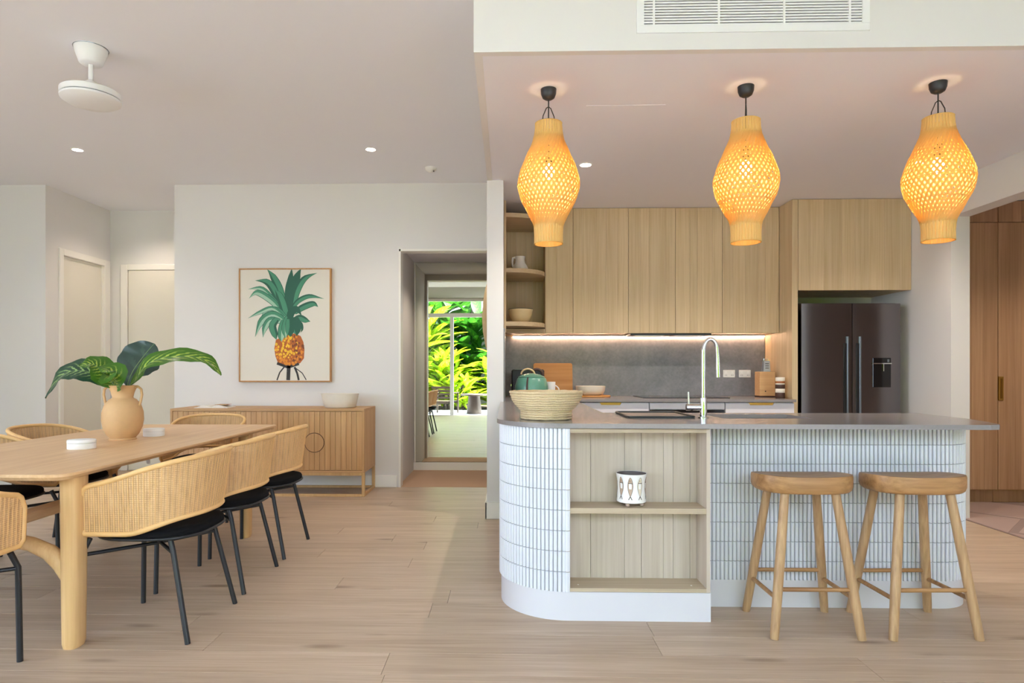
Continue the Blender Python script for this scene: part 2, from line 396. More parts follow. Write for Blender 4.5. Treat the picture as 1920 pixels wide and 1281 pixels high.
# floor: boards laid left to right on a dark subfloor
fl = structure('floor', bx(-6.1, 3.58, -1.75, 7.48, -0.06, -0.013), SUBF, 'pale oak board floor of the open living room and kitchen', 'floor')
fb = Vector(fl.location)
rows = 0; y = -1.74; pw = 0.19
while y < 7.3:
    x = -6.05 + random.uniform(-1.6, 0)
    xend = 3.565 if y < YF - 0.05 else -3.30
    while x < xend:
        L = random.choice((1.9, 2.1, 2.3)); a, b_ = max(x, -6.05), min(x + L, xend)
        if b_ - a > 0.08:
            cx = (a + b_)/2; w = (b_ - a)/2 - 0.0008
            bx(-w, w, 0, pw - 0.0014, 0, 0.0135, 0.0005).build('plank', FLOOR, fl, (cx - fb.x, y - fb.y, -0.0135 - fb.z))
        x += L
    y += pw
structure('floor_hall', bx(-3.3, 1.2, YF + 0.01, 7.5, -0.05, 0.001), CARPET, 'tan carpet floor of the little hall beyond the doorway', 'floor')
# pantry tiles laid on the diagonal
pt = structure('floor_pantry', bx(3.585, 6.2, 2.0, 5.85, -0.05, -0.002), plain('taupe_grout', (148, 128, 122), 0.9), 'taupe tiled floor of the pantry beyond the wide opening', 'floor')
pb = Vector(pt.location); ts = 0.60
tm = MB().prism([(0.0, -ts/2*1.414+0.003), (ts/2*1.414-0.003, 0), (0, ts/2*1.414-0.003), (-ts/2*1.414+0.003, 0)], 0, 0.008, 0.0015).mesh('tile', PTILE)
dg = ts*1.41421
for i in range(-1, 9):
    for j in range(0, 6):
        px = 3.67 + dg/2*(i % 2) + dg*(j); py = 2.6 + dg/2*i - 0.03
        if 3.60 + dg/2 <= px + 0.001 and px < 6.2 and py < 5.75: put(tm, 'tile', pt, (px - pb.x, py - pb.y, -0.008 - pb.z))
# half tiles against the opening
hm = MB().prism([(0, -dg/2+0.004), (dg/2-0.003, 0), (0, dg/2-0.004)], 0, 0.008).mesh('tile', PTILE)
for i in range(-1, 9):
    py = 2.6 + dg/2*i - 0.03
    if i % 2 == 0 and py < 5.75: put(hm, 'tile', pt, (3.60 - pb.x, py - pb.y, -0.008 - pb.z))

structure('ceiling', bx(-6.1, -0.16, 0.66, 7.5, H1, H1 + 0.12), CEIL, 'flat white ceiling over the dining table', 'ceiling')
structure('ceiling_entry', bx(-6.1, 4.2, -1.75, 0.66, H1, H1 + 0.12), TAUPE, 'taupe strip of ceiling just inside the garden doors', 'ceiling')
structure('ceiling_lounge', bx(-0.16, 4.2, 0.66, 3.0, H1, H1 + 0.12), CEIL, 'flat white ceiling in front of the kitchen bulkhead', 'ceiling')
# bulkhead with the lowered kitchen ceiling
gx0, gx1, gz0, gz1 = 0.63, 1.64, 2.766, 2.99
bk = MB()
bk.box(-0.16, gx0, 3.0, 3.04, H2 - 0.001, H1); bk.box(gx1, 3.62, 3.0, 3.04, H2 - 0.001, H1)
bk.box(gx0, gx1, 3.0, 3.04, H2 - 0.001, gz0); bk.box(gx0, gx1, 3.0, 3.04, gz1, H1)
bk.box(gx0-0.02, gx1+0.02, 3.15, 3.19, gz0-0.02, gz1+0.02)
bk.box(-0.16, -0.12, 3.04, 6.36, H2 - 0.001, H1)
structure('wall_bulkhead', bk, WALL, 'white bulkhead face above the kitchen bench', 'wall')
structure('ceiling_kitchen', bx(-0.12, 3.62, 3.04, 6.36, H2, H2 + 0.05), CEIL2, 'lowered pinkish white kitchen ceiling', 'ceiling')
# far wall with the doorway
dx0, dx1 = -1.085, -0.165
fw = MB(); fw.box(-3.355, dx0, YF, YF + 0.12, 0, H1); fw.box(dx0, dx1, YF, YF + 0.12, HD, H1)
structure('wall_back', fw, WALL, 'off white wall behind the sideboard with the hall doorway', 'wall')
structure('wall_pier', bx(-0.164, -0.034, 5.03, YF + 0.12, 0, H2), WALL, 'narrow white wall end between doorway and kitchen shelves', 'wall')
structure('wall_kitchen', bx(-0.034, 3.62, 6.25, YF + 0.12, 0, H2), WALL, 'kitchen wall behind the cabinets', 'wall')
structure('wall_recess', bx(-4.66, -3.235, 7.38, 7.5, 0, H1), WALL, 'end wall of the passage left of the sideboard', 'wall')
structure('wall_passage', bx(-3.355, -3.235, YF + 0.12, 7.38, 0, H1), WALL, 'hidden return wall beside the passage', 'wall')
lw = MB()
lw.box(-4.77, -4.65, 6.33, 6.56, 0, H1); lw.box(-4.77, -4.65, 7.27, 7.5, 0, H1); lw.box(-4.77, -4.65, 6.56, 7.27, 2.40, H1)
structure('wall_left', lw, WALL, 'cream passage wall holding the first white door', 'wall')
structure('wall_front_left', bx(-6.1, -4.77, 6.33, 6.45, 0, H1), WALL, 'cream wall at the far left corner of the room', 'wall')
# right wall with the wide pantry opening
rw = MB()
rw.box(3.5, 3.645, 5.14, 6.36, 0, H2); rw.box(3.5, 3.645, 2.9, 5.14, 2.382, H2)
structure('wall_right', rw, WALL, 'white wall beside the fridge with the wide pantry opening', 'wall')
structure('wall_right_front', bx(3.5, 3.62, -1.75, 2.9, 0, H1), WALL, 'white side wall of the lounge', 'wall')
# hall behind the doorway
structure('wall_hall', bx(-1.3, 1.2, 7.5, 7.6, 0, H1), WALL, 'hall wall behind the tall mirror', 'wall')
structure('wall_hall_left', bx(-1.24, -1.10, YF + 0.12, 7.5, 0, 2.46), WALL, 'cream side wall inside the little hall', 'wall')
structure('wall_hall_right', bx(1.1, 1.2, YF + 0.12, 7.5, 0, 2.46), WALL, 'far side wall of the little hall', 'wall')
structure('ceiling_hall', bx(-1.24, 1.2, YF + 0.12, 7.5, 2.44, 2.5), CEIL, 'low ceiling of the little hall', 'ceiling')
j = MB(); j.box(dx0 - 0.002, dx0 + 0.018, YF - 0.008, YF + 0.128, 0, HD); j.box(dx0, dx1, YF - 0.008, YF + 0.128, HD - 0.018, HD + 0.002)
structure('door_3', j, TRIM, 'white lining of the doorway to the hall', 'doorway')
# skirtings
structure('baseboard_back', bx(-3.355, dx0 - 0.02, YF - 0.014, YF, 0, 0.12, 0.003), TRIM, 'white skirting behind the sideboard', 'skirting')
b2 = MB(); b2.box(-0.178, -0.164, 5.016, 6.36, 0, 0.13, 0.003); b2.box(-0.178, -0.056, 5.016, 5.03, 0, 0.13, 0.003)
structure('baseboard_pier', b2, TRIM, 'white skirting wrapped around the narrow wall end', 'skirting')
structure('baseboard_hall', bx(-1.10, 1.1, 7.455, 7.5, 0, 0.09, 0.003), TRIM, 'white plinth beneath the hall mirror', 'skirting')
# flush doors of the passage
d1 = structure('door_1', bx(-4.70, -4.67, 6.59, 7.24, 0.005, 2.37, 0.002), DOORP, 'plain cream door in the angled passage wall', 'door')
o1 = Vector(d1.location)
ar = MB(); ar.box(-4.66, -4.632, 6.515, 6.575, 0, 2.44, 0.004); ar.box(-4.66, -4.632, 7.255, 7.355, 0, 2.44, 0.004); ar.box(-4.66, -4.632, 6.575, 7.255, 2.37, 2.44, 0.004)
ar.box(-4.72, -4.652, 6.56, 6.59, 0, 2.37); ar.box(-4.72, -4.652, 7.24, 7.27, 0, 2.37); ar.box(-4.72, -4.652, 6.56, 7.27, 2.372, 2.40)
structure('trim_1', ar, TRIM, 'cream architrave around the first passage door', 'architrave')
structure('door_2', bx(-4.42, -3.4, 7.352, 7.379, 0.005, 2.33, 0.002), DOORP, 'plain cream door on the end wall of the passage', 'door')
a2 = MB(); a2.box(-4.51, -4.43, 7.345, 7.379, 0, 2.40, 0.004); a2.box(-4.43, -3.36, 7.345, 7.379, 2.335, 2.40, 0.004)
structure('trim_2', a2, TRIM, 'cream architrave around the end door of the passage', 'architrave')

# rear garden doors and side glazing (behind and left of the camera)
def thin_glass():
    m, nt, b = new_mat('clear_glass')
    t = node(nt, 'ShaderNodeBsdfTransparent'); g = node(nt, 'ShaderNodeBsdfGlossy'); g.inputs['Roughness'].default_value = 0.0
    fz = node(nt, 'ShaderNodeFresnel'); fz.inputs[0].default_value = 1.45
    mx = node(nt, 'ShaderNodeMixShader'); nt.links.new(fz.outputs[0], mx.inputs[0]); nt.links.new(t.outputs[0], mx.inputs[1]); nt.links.new(g.outputs[0], mx.inputs[2])
    nt.links.new(mx.outputs[0], nt.nodes['Material Output'].inputs[0]); return m
GLASS = thin_glass()
def glazing(name, x0, x1, posts, yy, zt, zh, label):
    w = structure(name, MB().box(x0, x1, yy - 0.05, yy + 0.05, zh, zh + 0.10).box(x0, x1, yy - 0.05, yy + 0.05, zt - 0.06, zt), WHITE, label, 'window')
    c = Vector(w.location)
    for p in posts: bx(-0.045, 0.045, -0.05, 0.05, 0, zh).build('post', WHITE, w, (p - c.x, yy - c.y, 0 - c.z))
    return w, c
w1, wc = glazing('window_1', -6.1, 3.6, (-6.05, -4.5, -2.9, -1.46, 1.6, 3.5), -1.75, H1, 2.56, 'white framed sliding garden doors with a glass strip above')
for a, b_ in ((-2.855, -1.505), (-4.455, -2.945)):
    bx(a, b_, -0.004, 0.004, 0.02, 2.55).build('pane', GLASS, w1, (-wc.x, -1.75 - wc.y, -wc.z))
bx(-6.05, 3.55, -0.004, 0.004, 2.67, 2.97).build('pane', GLASS, w1, (-wc.x, -1.75 - wc.y, -wc.z))
w2 = structure('window_2', MB().box(-6.1, -6.0, -1.75, 2.3, 2.75, 2.85).box(-6.1, -6.0, -1.75, 2.3, -0.01, 0.03), WHITE, 'white framed side glazing left of the table', 'window')
w2c = Vector(w2.location)
for p in (-1.2, 0.5, 2.25): bx(-0.05, 0.05, -0.045, 0.045, 0, 2.75).build('post', WHITE, w2, (-6.05 - w2c.x, p - w2c.y, -w2c.z))
structure('wall_side', MB().box(-6.1, -6.0, 2.3, 6.33, 0, H1).box(-6.1, -6.0, -1.75, 2.3, 2.85, H1), WALL, 'cream wall beside the side glazing', 'wall')
# pantry shell
structure('wall_pantry', MB().box(6.1, 6.2, 2.0, 5.85, 0, H2).box(3.645, 6.2, 1.9, 2.0, 0, H2), WALL, 'pale walls of the pantry', 'wall')
structure('wall_pantry_back', bx(3.645, 6.2, 6.3, 6.4, 0, H2), WALL, 'wall behind the tall pantry cupboards', 'wall')
structure('ceiling_pantry', bx(3.645, 6.2, 2.0, 6.4, H2, H2 + 0.06), CEIL, 'white pantry ceiling', 'ceiling')
structure('roof_slab', bx(-6.2, 6.3, -1.85, 7.7, H1 + 0.13, H1 + 0.25), TAUPE, 'flat roof over the room', 'roof')

# ================================================================== KITCHEN BENCH
# --- plan curves of the bench: left round corner and right round corner
LC, LR = (0.29, 3.31), 0.335
RC, RR = (2.115, 3.395), 0.235
YB, YP = 2.985, 3.170                 # bookcase front, tiled panel front
ib = thing('bench_base', 'curved white base of the kitchen bench clad in slim upright finger tiles', 'bench', (1.15, 3.35, 0))
ic = Vector(ib.location)
def core_poly(d):
    p = [(-0.034 + d, 5.02), (-0.045 + d, 4.9)] + arc(LC[0], LC[1], LR - d, PI, 1.5*PI, 14)
    p += [(0.266, YB + d - 0.01), (0.266, YB + 0.17), (0.94, YB + 0.17), (0.94, YP + d)] + arc(RC[0], RC[1], RR - d - 0.01, -PI/2, 0, 10)
    p += [(2.33, 3.72), (0.53, 3.72), (0.53, 5.02)]
    return [(q[0] - ic.x, q[1] - ic.y) for q in p]
MB().prism(core_poly(0.012), 0.134, 0.897).build('carcass', GROUT, ib)
def kick_poly(d):
    p = [(-0.034 + d, 5.02)] + arc(LC[0], LC[1], LR - d, PI, 1.5*PI, 18)
    p += [(0.94, YB + 0.002), (0.94, YP + 0.012)] + arc(RC[0], RC[1], RR - d - 0.01, -PI/2, 0, 14)
    p += [(2.33, 3.72), (0.53, 3.72), (0.53, 5.02)]
    return [(q[0] - ic.x, q[1] - ic.y) for q in p]
MB().prism(kick_poly(0.012), 0.0, 0.134).build('kickboard', LACQ, ib, smooth=30)
# finger tiles
tw, tl = 0.0162, 0.0922
tile_v = []
prof = [(-tw/2, 0.0), (-tw/2, 0.004), (-tw*0.32, 0.0085), (0, 0.0102), (tw*0.32, 0.0085), (tw/2, 0.004), (tw/2, 0.0)]
tmb = MB()
for z in (0, tl):
    tile_v += [(px, -d, z) for px, d in prof]
np_ = len(prof)
tile_f = [(k, k + 1, np_ + k + 1, np_ + k) for k in range(np_ - 1)] + [tuple(range(np_))[::-1], tuple(range(np_, 2*np_))]
tile_me = MB().add(tile_v, tile_f).mesh('tile', TILE)
slots = []                             # (x, y, angle of outward normal, rank)
def slot(x, y, a, rank): slots.append((x, y, a, rank))
pitch = 0.0199
r_l = LR - 0.012
na = int(r_l * PI/2 / pitch)
for i in range(na + 1):
    a = -PI/2 - (i + 0.4) * pitch / r_l
    if a > -PI - 0.02: slot(LC[0] + r_l*math.cos(a), LC[1] + r_l*math.sin(a), a, i)
slot(0.276 - 0.0, YB + 0.0, -PI/2, 0)
nl = int((5.0 - LC[1]) / pitch)
for i in range(nl): slot(LC[0] - r_l, LC[1] + (i + 0.6) * pitch, PI, 900 + i)
npn = int((RC[0] - 0.945) / pitch)
for i in range(npn): slot(0.945 + (i + 0.5) * (RC[0] - 0.945)/npn, YP + 0.012, -PI/2, 40 + i)
r_r = RR - 0.022
nr = int(r_r * PI/2 / pitch)
for i in range(nr): 
    a = -PI/2 + (i + 0.5) * PI/2/nr; slot(RC[0] + r_r*math.cos(a), RC[1] + r_r*math.sin(a), a, 300 + i)
slots.sort(key=lambda s: s[3])
rowz = [0.1355 + k * 0.0954 for k in range(8)]
cnt = 0; rest = MB()
for (x, yv, a, rk) in slots:
    for z in rowz:
        if cnt < 296:
            t = put(tile_me, 'tile', ib, (x - ic.x, yv - ic.y, z), (0, 0, a + PI/2)); cnt += 1
        else:
            ca, sa = math.cos(a + PI/2), math.sin(a + PI/2)
            rest.add([(x - ic.x + v[0]*ca - v[1]*sa, yv - ic.y + v[0]*sa + v[1]*ca, z + v[2]) for v in tile_v], tile_f)
stuff(rest.build('tile_field', TILE, ib))

# --- worktop (U shape, with sink cut-out)
def worktop():
    import bmesh
    out = [(-0.034, 6.245), (-0.034, 5.03), (-0.056, 5.02)] + arc(0.29, 3.31, 0.346, PI, 1.5*PI, 18)
    out += [(1.3, 2.945), (2.17, 2.928)] + [(2.215, 2.938), (2.238, 2.965)] + [(2.30, 3.14), (2.345, 3.35), (2.35, 3.735), (0.552, 3.735), (0.552, 5.46), (2.435, 5.46), (2.435, 6.245)]
    hole = rrect(1.10, 1.56, 3.30, 3.62, 0.03, 3)
    bm = bmesh.new()
    def loop(pl):
        vs = [bm.verts.new((p[0] - 1.15, p[1] - 3.4, 0.898)) for p in pl]
        return [bm.edges.new((vs[i], vs[(i + 1) % len(vs)])) for i in range(len(vs))]
    es = loop(out) + loop(hole)
    bmesh.ops.triangle_fill(bm, use_beauty=True, use_dissolve=False, edges=es)
    g = bmesh.ops.extrude_face_region(bm, geom=bm.faces[:])
    bmesh.ops.translate(bm, vec=(0, 0, 0.022), verts=[e for e in g['geom'] if isinstance(e, bmesh.types.BMVert)])
    bmesh.ops.recalc_face_normals(bm, faces=bm.faces[:])
    me = bpy.data.meshes.new('worktop'); bm.to_mesh(me); bm.free(); me.materials.append(STONE)
    return put(me, 'worktop', None, (1.15, 3.4, 0))
tag(worktop(), 'thin grey stone worktop running over the bench and back counter', 'worktop')

# --- sink, tap, drainer
sk = thing('sink', 'undermounted stainless steel sink set in the grey bench', 'sink', (1.33, 3.46, 0.70))
s = MB(); x0, x1, y0, y1 = -0.235, 0.235, -0.165, 0.165
s.box(x0, x0 + 0.004, y0, y1, 0.02, 0.197); s.box(x1 - 0.004, x1, y0, y1, 0.02, 0.197); s.box(x0, x1, y0, y0 + 0.004, 0.02, 0.197); s.box(x0, x1, y1 - 0.004, y1, 0.02, 0.197); s.box(x0, x1, y0, y1, 0.016, 0.02)
s.build('basin', STEEL, sk)
MB().lathe([(0.0, 0), (0.04, 0), (0.045, 0.004), (0.03, 0.006), (0.0, 0.004)], 20, 0, 0, 0.02).build('drain', CHROME, sk, smooth=40)
tp = thing('kitchen_tap', 'tall chrome gooseneck mixer tap on the grey bench', 'tap', (1.01, 3.33, 0.92))
MB().lathe([(0.026, 0), (0.026, 0.005), (0.0175, 0.008), (0.0175, 0.10), (0.0165, 0.104), (0.0, 0.104)], 20).build('tap_body', CHROME, tp, smooth=40)
pts = [(0, 0, 0.10), (0, 0, 0.20), (0, 0, 0.325)]
for i in range(1, 11):
    a = PI - i * PI * 0.92 / 10; pts.append((0.036 + 0.036*math.cos(a), 0, 0.345 + 0.062*math.sin(a)))
pts += [(0.0745, 0, 0.30), (0.0765, 0, 0.225)]
MB().tube(pts, [0.0125]*3 + [0.0105]*10 + [0.0115, 0.0115], 14).build('spout', CHROME, tp, smooth=50)
MB().tube([(0.0747, 0, 0.285), (0.0765, 0, 0.21)], 0.0128, 14).build('spray_head', CHROME, tp, smooth=50)
MB().tube([(-0.015, 0, 0.055), (-0.088, 0, 0.055)], [0.0175, 0.0175], 16).build('mixer_barrel', CHROME, tp, smooth=50)
MB().tube([(-0.075, 0, 0.07), (-0.077, 0, 0.135)], [0.0055, 0.0045], 10).build('lever', CHROME, tp, smooth=50)
dr = thing('drying_tray', 'low black rimmed drying tray lying beside the tap', 'tray', (0.79, 3.50, 0.92))
MB().prism(rrect(-0.17, 0.17, -0.20, 0.20, 0.02, 3), 0, 0.004).build('tray_base', plain('grey_rubber', (110, 104, 102), 0.35), dr)
MB().tube([(p[0], p[1], 0.007) for p in rrect(-0.17, 0.17, -0.20, 0.20, 0.02, 3)], 0.006, 6, closed=True).build('rim', BLACKM, dr)

# --- open bookcase built into the bench
bc = thing('open_bookcase', 'open oak bookcase niche with one shelf in the front of the bench', 'bookcase', (0.6025, 3.06, 0.137))
X0, X1, Z1 = -0.3335, 0.3335, 0.757
yf, yb = -0.078, 0.088
bx(X0, X0 + 0.017, yf, yb, 0, Z1).build('side_panel', NWOOD, bc); bx(X1 - 0.017, X1, yf, yb, 0, Z1).build('side_panel', NWOOD, bc)
bx(X0 + 0.017, X1 - 0.017, yf, yb, Z1 - 0.018, Z1).build('top_panel', NWOODX, bc)
bx(X0 + 0.017, X1 - 0.017, yf, yb, 0, 0.017).build('bottom_panel', NWOODX, bc)
bx(X0 + 0.017, X1 - 0.017, yf + 0.003, yb, 0.363, 0.388).build('shelf', NWOODX, bc)
cuts = [X0 + 0.017, -0.198, -0.033, 0.048, 0.155, 0.202, 0.284, X1 - 0.017]
for a, b_ in zip(cuts, cuts[1:]): bx(a + 0.0008, b_ - 0.0008, yb - 0.012 - random.uniform(0, 0.002), yb, 0.017, Z1 - 0.018).build('back_board', NWOOD, bc)
for px in (-0.27, 0.26): MB().lathe([(0.004, 0), (0.004, 0.001), (0, 0.0014)], 10, px, -0.03, 0.017).build('screw_cap', CERAM, bc)

# --- fish pot on the niche shelf
fp = thing('fish_pot', 'small white ceramic pot painted with upright fish on the niche shelf', 'pot', (0.588, 3.06, 0.526))
prof = [(0.062, 0.016), (0.069, 0.02), (0.0672, 0.045), (0.0655, 0.08), (0.0665, 0.115), (0.072, 0.152)]
MB().lathe([(0.0, 0.016)] + prof + [(0.069, 0.1525)], 36).build('pot_body', CERAM, fp, smooth=40)
MB().lathe([(0.0695, 0.151), (0.0635, 0.115), (0.062, 0.06), (0.06, 0.03), (0.0, 0.028)], 32).build('inside', plain('dark_glaze', (96, 84, 84), 0.5), fp, smooth=40)
for k in range(4):
    a = PI/4 + k*PI/2 + 0.25
    MB().lathe([(0, 0), (0.008, 0.002), (0.0105, 0.009), (0.008, 0.016), (0, 0.018)], 12, 0.05*math.cos(a), 0.05*math.sin(a), 0).build('foot', plain('clay_foot', (172, 150, 140), 0.6), fp, smooth=60)
def pr_pot(z):
    for (r0, z0), (r1, z1) in zip(prof, prof[1:]):
        if z0 <= z <= z1: return r0 + (r1 - r0) * (z - z0)/(z1 - z0)
    return 0.07
INK = plain('dark_ink', (70, 58, 52), 0.6); FISHA = plain('fish_cream', (226, 214, 192), 0.5); FISHB = plain('fish_tan', (186, 160, 140), 0.5)
def fish(a0, mat2):
    L = MB(); B = MB(); T = MB()
    zs = [0.052 + 0.088*i/12 for i in range(13)]
    w = [0.001, 0.004, 0.0066, 0.0086, 0.0102, 0.0112, 0.0118, 0.0116, 0.0108, 0.0094, 0.0075, 0.0048, 0.0008]
    def sp(x, z, e): 
        r = pr_pot(z) + e; a = a0 + x/0.067; return (r*math.cos(a), r*math.sin(a), z)
    def band(mb, xl, xr, e):
        vs = []
        for i, z in enumerate(zs): vs += [sp(xl[i], z, e), sp(xr[i], z, e)]
        mb.add(vs, [(2*i, 2*i+1, 2*i+3, 2*i+2) for i in range(12)])
    band(B, [-q for q in w], w, 0.0006)
    B.build('fish_body', mat2, fp)
    band(L, [-q - 0.0012 for q in w], [-q + 0.0004 for q in w], 0.0011); band(L, [q - 0.0004 for q in w], [q + 0.0012 for q in w], 0.0011)
    for sx in (-1, 1): L.add([sp(sx*0.0005, 0.054, 0.0011), sp(sx*0.0095, 0.036, 0.0011), sp(sx*0.0065, 0.035, 0.0011), sp(-sx*0.001, 0.049, 0.0011)], [(0,1,2,3)])
    L.add([sp(-0.0108, 0.112, 0.0011), sp(0.0108, 0.110, 0.0011), sp(0.0108, 0.113, 0.0011), sp(-0.0108, 0.115, 0.0011)], [(0,1,2,3)])
    L.add([sp(-0.004, 0.122, 0.0011), sp(-0.001, 0.120, 0.0011), sp(-0.0005, 0.126, 0.0011), sp(-0.003, 0.127, 0.0011)], [(0,1,2,3)])
    L.build('fish_outline', INK, fp)
for k in range(9): fish(-PI/2 - 0.14 + (k - 0.0)*2*PI/9 - 0.12, FISHA if k % 2 else FISHB)

# --- woven bowl on the bench corner
wb = thing('woven_bowl', 'wide coarse woven bowl on a narrower foot standing on the bench corner', 'bowl', (0.195, 3.25, 0.92))
prof = [(0.0, 0.004), (0.118, 0.0), (0.124, 0.006), (0.124, 0.040), (0.128, 0.048), (0.150, 0.071), (0.168, 0.096), (0.181, 0.138), (0.177, 0.142), (0.165, 0.105), (0.118, 0.05), (0.0, 0.04)]
MB().lathe(prof, 48).build('bowl_body', FIBRE, wb, smooth=60)
cm = MB()
for (r, z) in ((0.125, 0.008), (0.126, 0.020), (0.125, 0.032), (0.1245, 0.044), (0.135, 0.055), (0.146, 0.066), (0.1555, 0.077), (0.1635, 0.088), (0.170, 0.099), (0.174, 0.111), (0.178, 0.123), (0.1815, 0.136)):
    cm.tube([(r*math.cos(2*PI*k/40), r*math.sin(2*PI*k/40), z + 0.0012*math.sin(k*2.3)) for k in range(40)], 0.0066, 6, closed=True)
stuff(cm.build('coil', FIBRE, wb, smooth=60))

# ================================================================== BACK RUN
YW = 6.25
sp_ = thing('splashback', 'mottled grey stone splashback slab behind the cooktop', 'splashback', (1.2, 6.24, 0.92))
bx(-1.232, 1.275, -0.008, 0.008, 0.001, 0.578).build('slab', SPLASH, sp_)
bx(-1.234, -1.222, -1.2, -0.008, 0.001, 0.578).build('return_slab', SPLASH, sp_)
# base units
def base_unit(x0, x1, label, cut=None, oven=False):
    t = thing('base_cabinet', label, 'cabinet', ((x0 + x1)/2, 5.8, 0)); w = (x1 - x0)/2
    bx(-w, w, -0.29, 0.43, 0.10, 0.895).build('carcass', LACQ, t)
    bx(-w, w, -0.27, 0.40, 0, 0.10).build('kickboard', LACQ, t)
    if oven:
        bx(-w + 0.002, w - 0.002, -0.312, -0.29, 0.835, 0.888, 0.001).build('front_panel', LACQ, t)
        ov = bx(-w + 0.004, w - 0.004, -0.314, -0.29, 0.24, 0.83, 0.002).build('oven_door', BLACKG, t)
        MB().tube([(-w + 0.05, -0.352, 0.80), (w - 0.05, -0.352, 0.80)], 0.008, 10).build('oven_handle', STEEL, ov)
        for sx in (-1, 1): MB().tube([(sx*(w - 0.06), -0.352, 0.80), (sx*(w - 0.06), -0.314, 0.80)], 0.006, 8).build('handle_post', STEEL, ov)
        bx(-w + 0.002, w - 0.002, -0.312, -0.29, 0.105, 0.235, 0.001).build('lower_panel', LACQ, t)
    else:
        z = [(0.105, 0.40), (0.404, 0.69), (0.694, 0.888)]
        for k, (a, b_) in enumerate(z):
            d = MB()
            if k == 2 and cut:
                c0, c1 = cut[0] - (x0+x1)/2, cut[1] - (x0+x1)/2
                d.add([(-w+0.002, -0.312, a), (w-0.002, -0.312, a), (w-0.002, -0.312, b_), (c1+0.012, -0.312, b_), (c1, -0.312, b_-0.018), (c0, -0.312, b_-0.018), (c0-0.012, -0.312, b_), (-w+0.002, -0.312, b_)], [(0,1,2,3,4,5,6,7)])
                n0 = len(d.v); d.v += [(p[0], -0.292, p[2]) for p in d.v]; d.f += [tuple(range(15, 7, -1))] + [(i, 8+i, 8+(i+1) % 8, (i+1) % 8) for i in range(8)]
                fr = d.build('drawer', LACQ, t)
                bx(c0 - 0.012, c1 + 0.012, -0.3, -0.291, b_ - 0.024, b_ + 0.003).build('finger_pull', BRASS, fr)
            else: d.box(-w + 0.002, w - 0.002, -0.312, -0.292, a, b_, 0.001).build('drawer', LACQ, t)
    return t
base_unit(0.56, 1.205, 'white drawer unit left of the oven with a brass lined finger pull', (0.80, 0.96))
base_unit(1.21, 1.845, 'white fronted oven housing with black oven under the cooktop', None, True)
base_unit(1.85, 2.43, 'white drawer unit right of the oven with a brass lined finger pull', (2.06, 2.25))
lr = thing('corner_base_cabinet', 'white side run of base cabinets under the worktop by the wall', 'cabinet', (0.25, 5.6, 0))
bx(-0.27, 0.27, -0.55, 0.63, 0, 0.895).build('carcass', LACQ, lr)
ct = thing('cooktop', 'flat black glass cooktop on the back counter', 'cooktop', (1.58, 5.93, 0.92))
bx(-0.38, 0.38, -0.235, 0.235, 0, 0.006, 0.001).build('glass_plate', BLACKG, ct)
for (px, py, r) in ((-0.2, -0.1, 0.09), (0.2, -0.1, 0.075), (-0.2, 0.12, 0.07), (0.2, 0.12, 0.09)):
    MB().tube([(px + r*math.cos(2*PI*k/28), py + r*math.sin(2*PI*k/28), 0.006) for k in range(28)], 0.0012, 4, closed=True).build('burner_ring', plain('ring_grey', (90, 90, 92), 0.4), ct)
# upper cabinets
uz0, uz1, uf = 1.508, H2 - 0.002, 5.90
bd = [0.345, 0.600, 1.107, 1.535, 1.962, 2.475]
names = ['first', 'second', 'third', 'fourth', 'fifth']
ulab = ['narrow tall oak wall cabinet beside the curved shelves', 'oak wall cabinet second from the curved shelves',
        'oak wall cabinet in the middle of the row, third from the shelves', 'oak wall cabinet second from the fridge tower',
        'oak wall cabinet next to the fridge tower at the end of the row']
def boards(par, x0, x1, z0, z1, y, mat, w, name='veneer_board', th=0.006):
    n = max(1, round((x1 - x0)/w)); e = [x0]
    for i in range(1, n): e.append(x0 + (x1 - x0)*(i + random.uniform(-0.22, 0.22))/n)
    e.append(x1)
    for a, b_ in zip(e, e[1:]):
        bx(-(b_-a)/2 + 0.0005, (b_-a)/2 - 0.0005, -th - random.uniform(0, 0.0012), 0, z0, z1).build(name, mat, par, ((a+b_)/2, y, 0))
for i in range(5):
    x0, x1 = bd[i], bd[i+1]; w = (x1-x0)/2
    t = thing('wall_cabinet', ulab[i], 'cabinet', ((x0+x1)/2, 6.05, uz0), 0, 'oak wall cabinets over the splashback')
    bx(-w + 0.0005, w - 0.0005, -0.13, 0.195, 0.004, uz1 - uz0).build('carcass', KWOOD, t)
    d = bx(-w + 0.0012, w - 0.0012, -0.143, -0.131, 0, uz1 - uz0 - 0.002).build('door', KWOOD, t)
    boards(d, -w + 0.0014, w - 0.0014, 0.0002, uz1 - uz0 - 0.0022, -0.1432, KWOOD, 0.105)
rh = thing('range_hood', 'slim dark range hood recessed under the oak wall cabinets', 'range hood', (1.50, 6.05, 1.488))
bx(-0.37, 0.37, -0.12, 0.16, 0.004, 0.0195).build('hood_panel', BLACKM, rh)
for k in (-1, 1): bx(k*0.18 - 0.13, k*0.18 + 0.13, -0.09, 0.13, 0, 0.004).build('filter', STEEL, rh)
ls = thing('led_strip', 'warm white light strip glowing along the top of the splashback', 'light strip', (1.2, 6.215, 1.49))
bx(-1.15, 1.27, -0.012, 0.012, 0.006, 0.0175).build('channel', WHITE, ls)
bx(-1.15, 1.27, -0.003, 0.003, 0.002, 0.006).build('diffuser', emit('led_glow', (255, 205, 165), 90), ls)
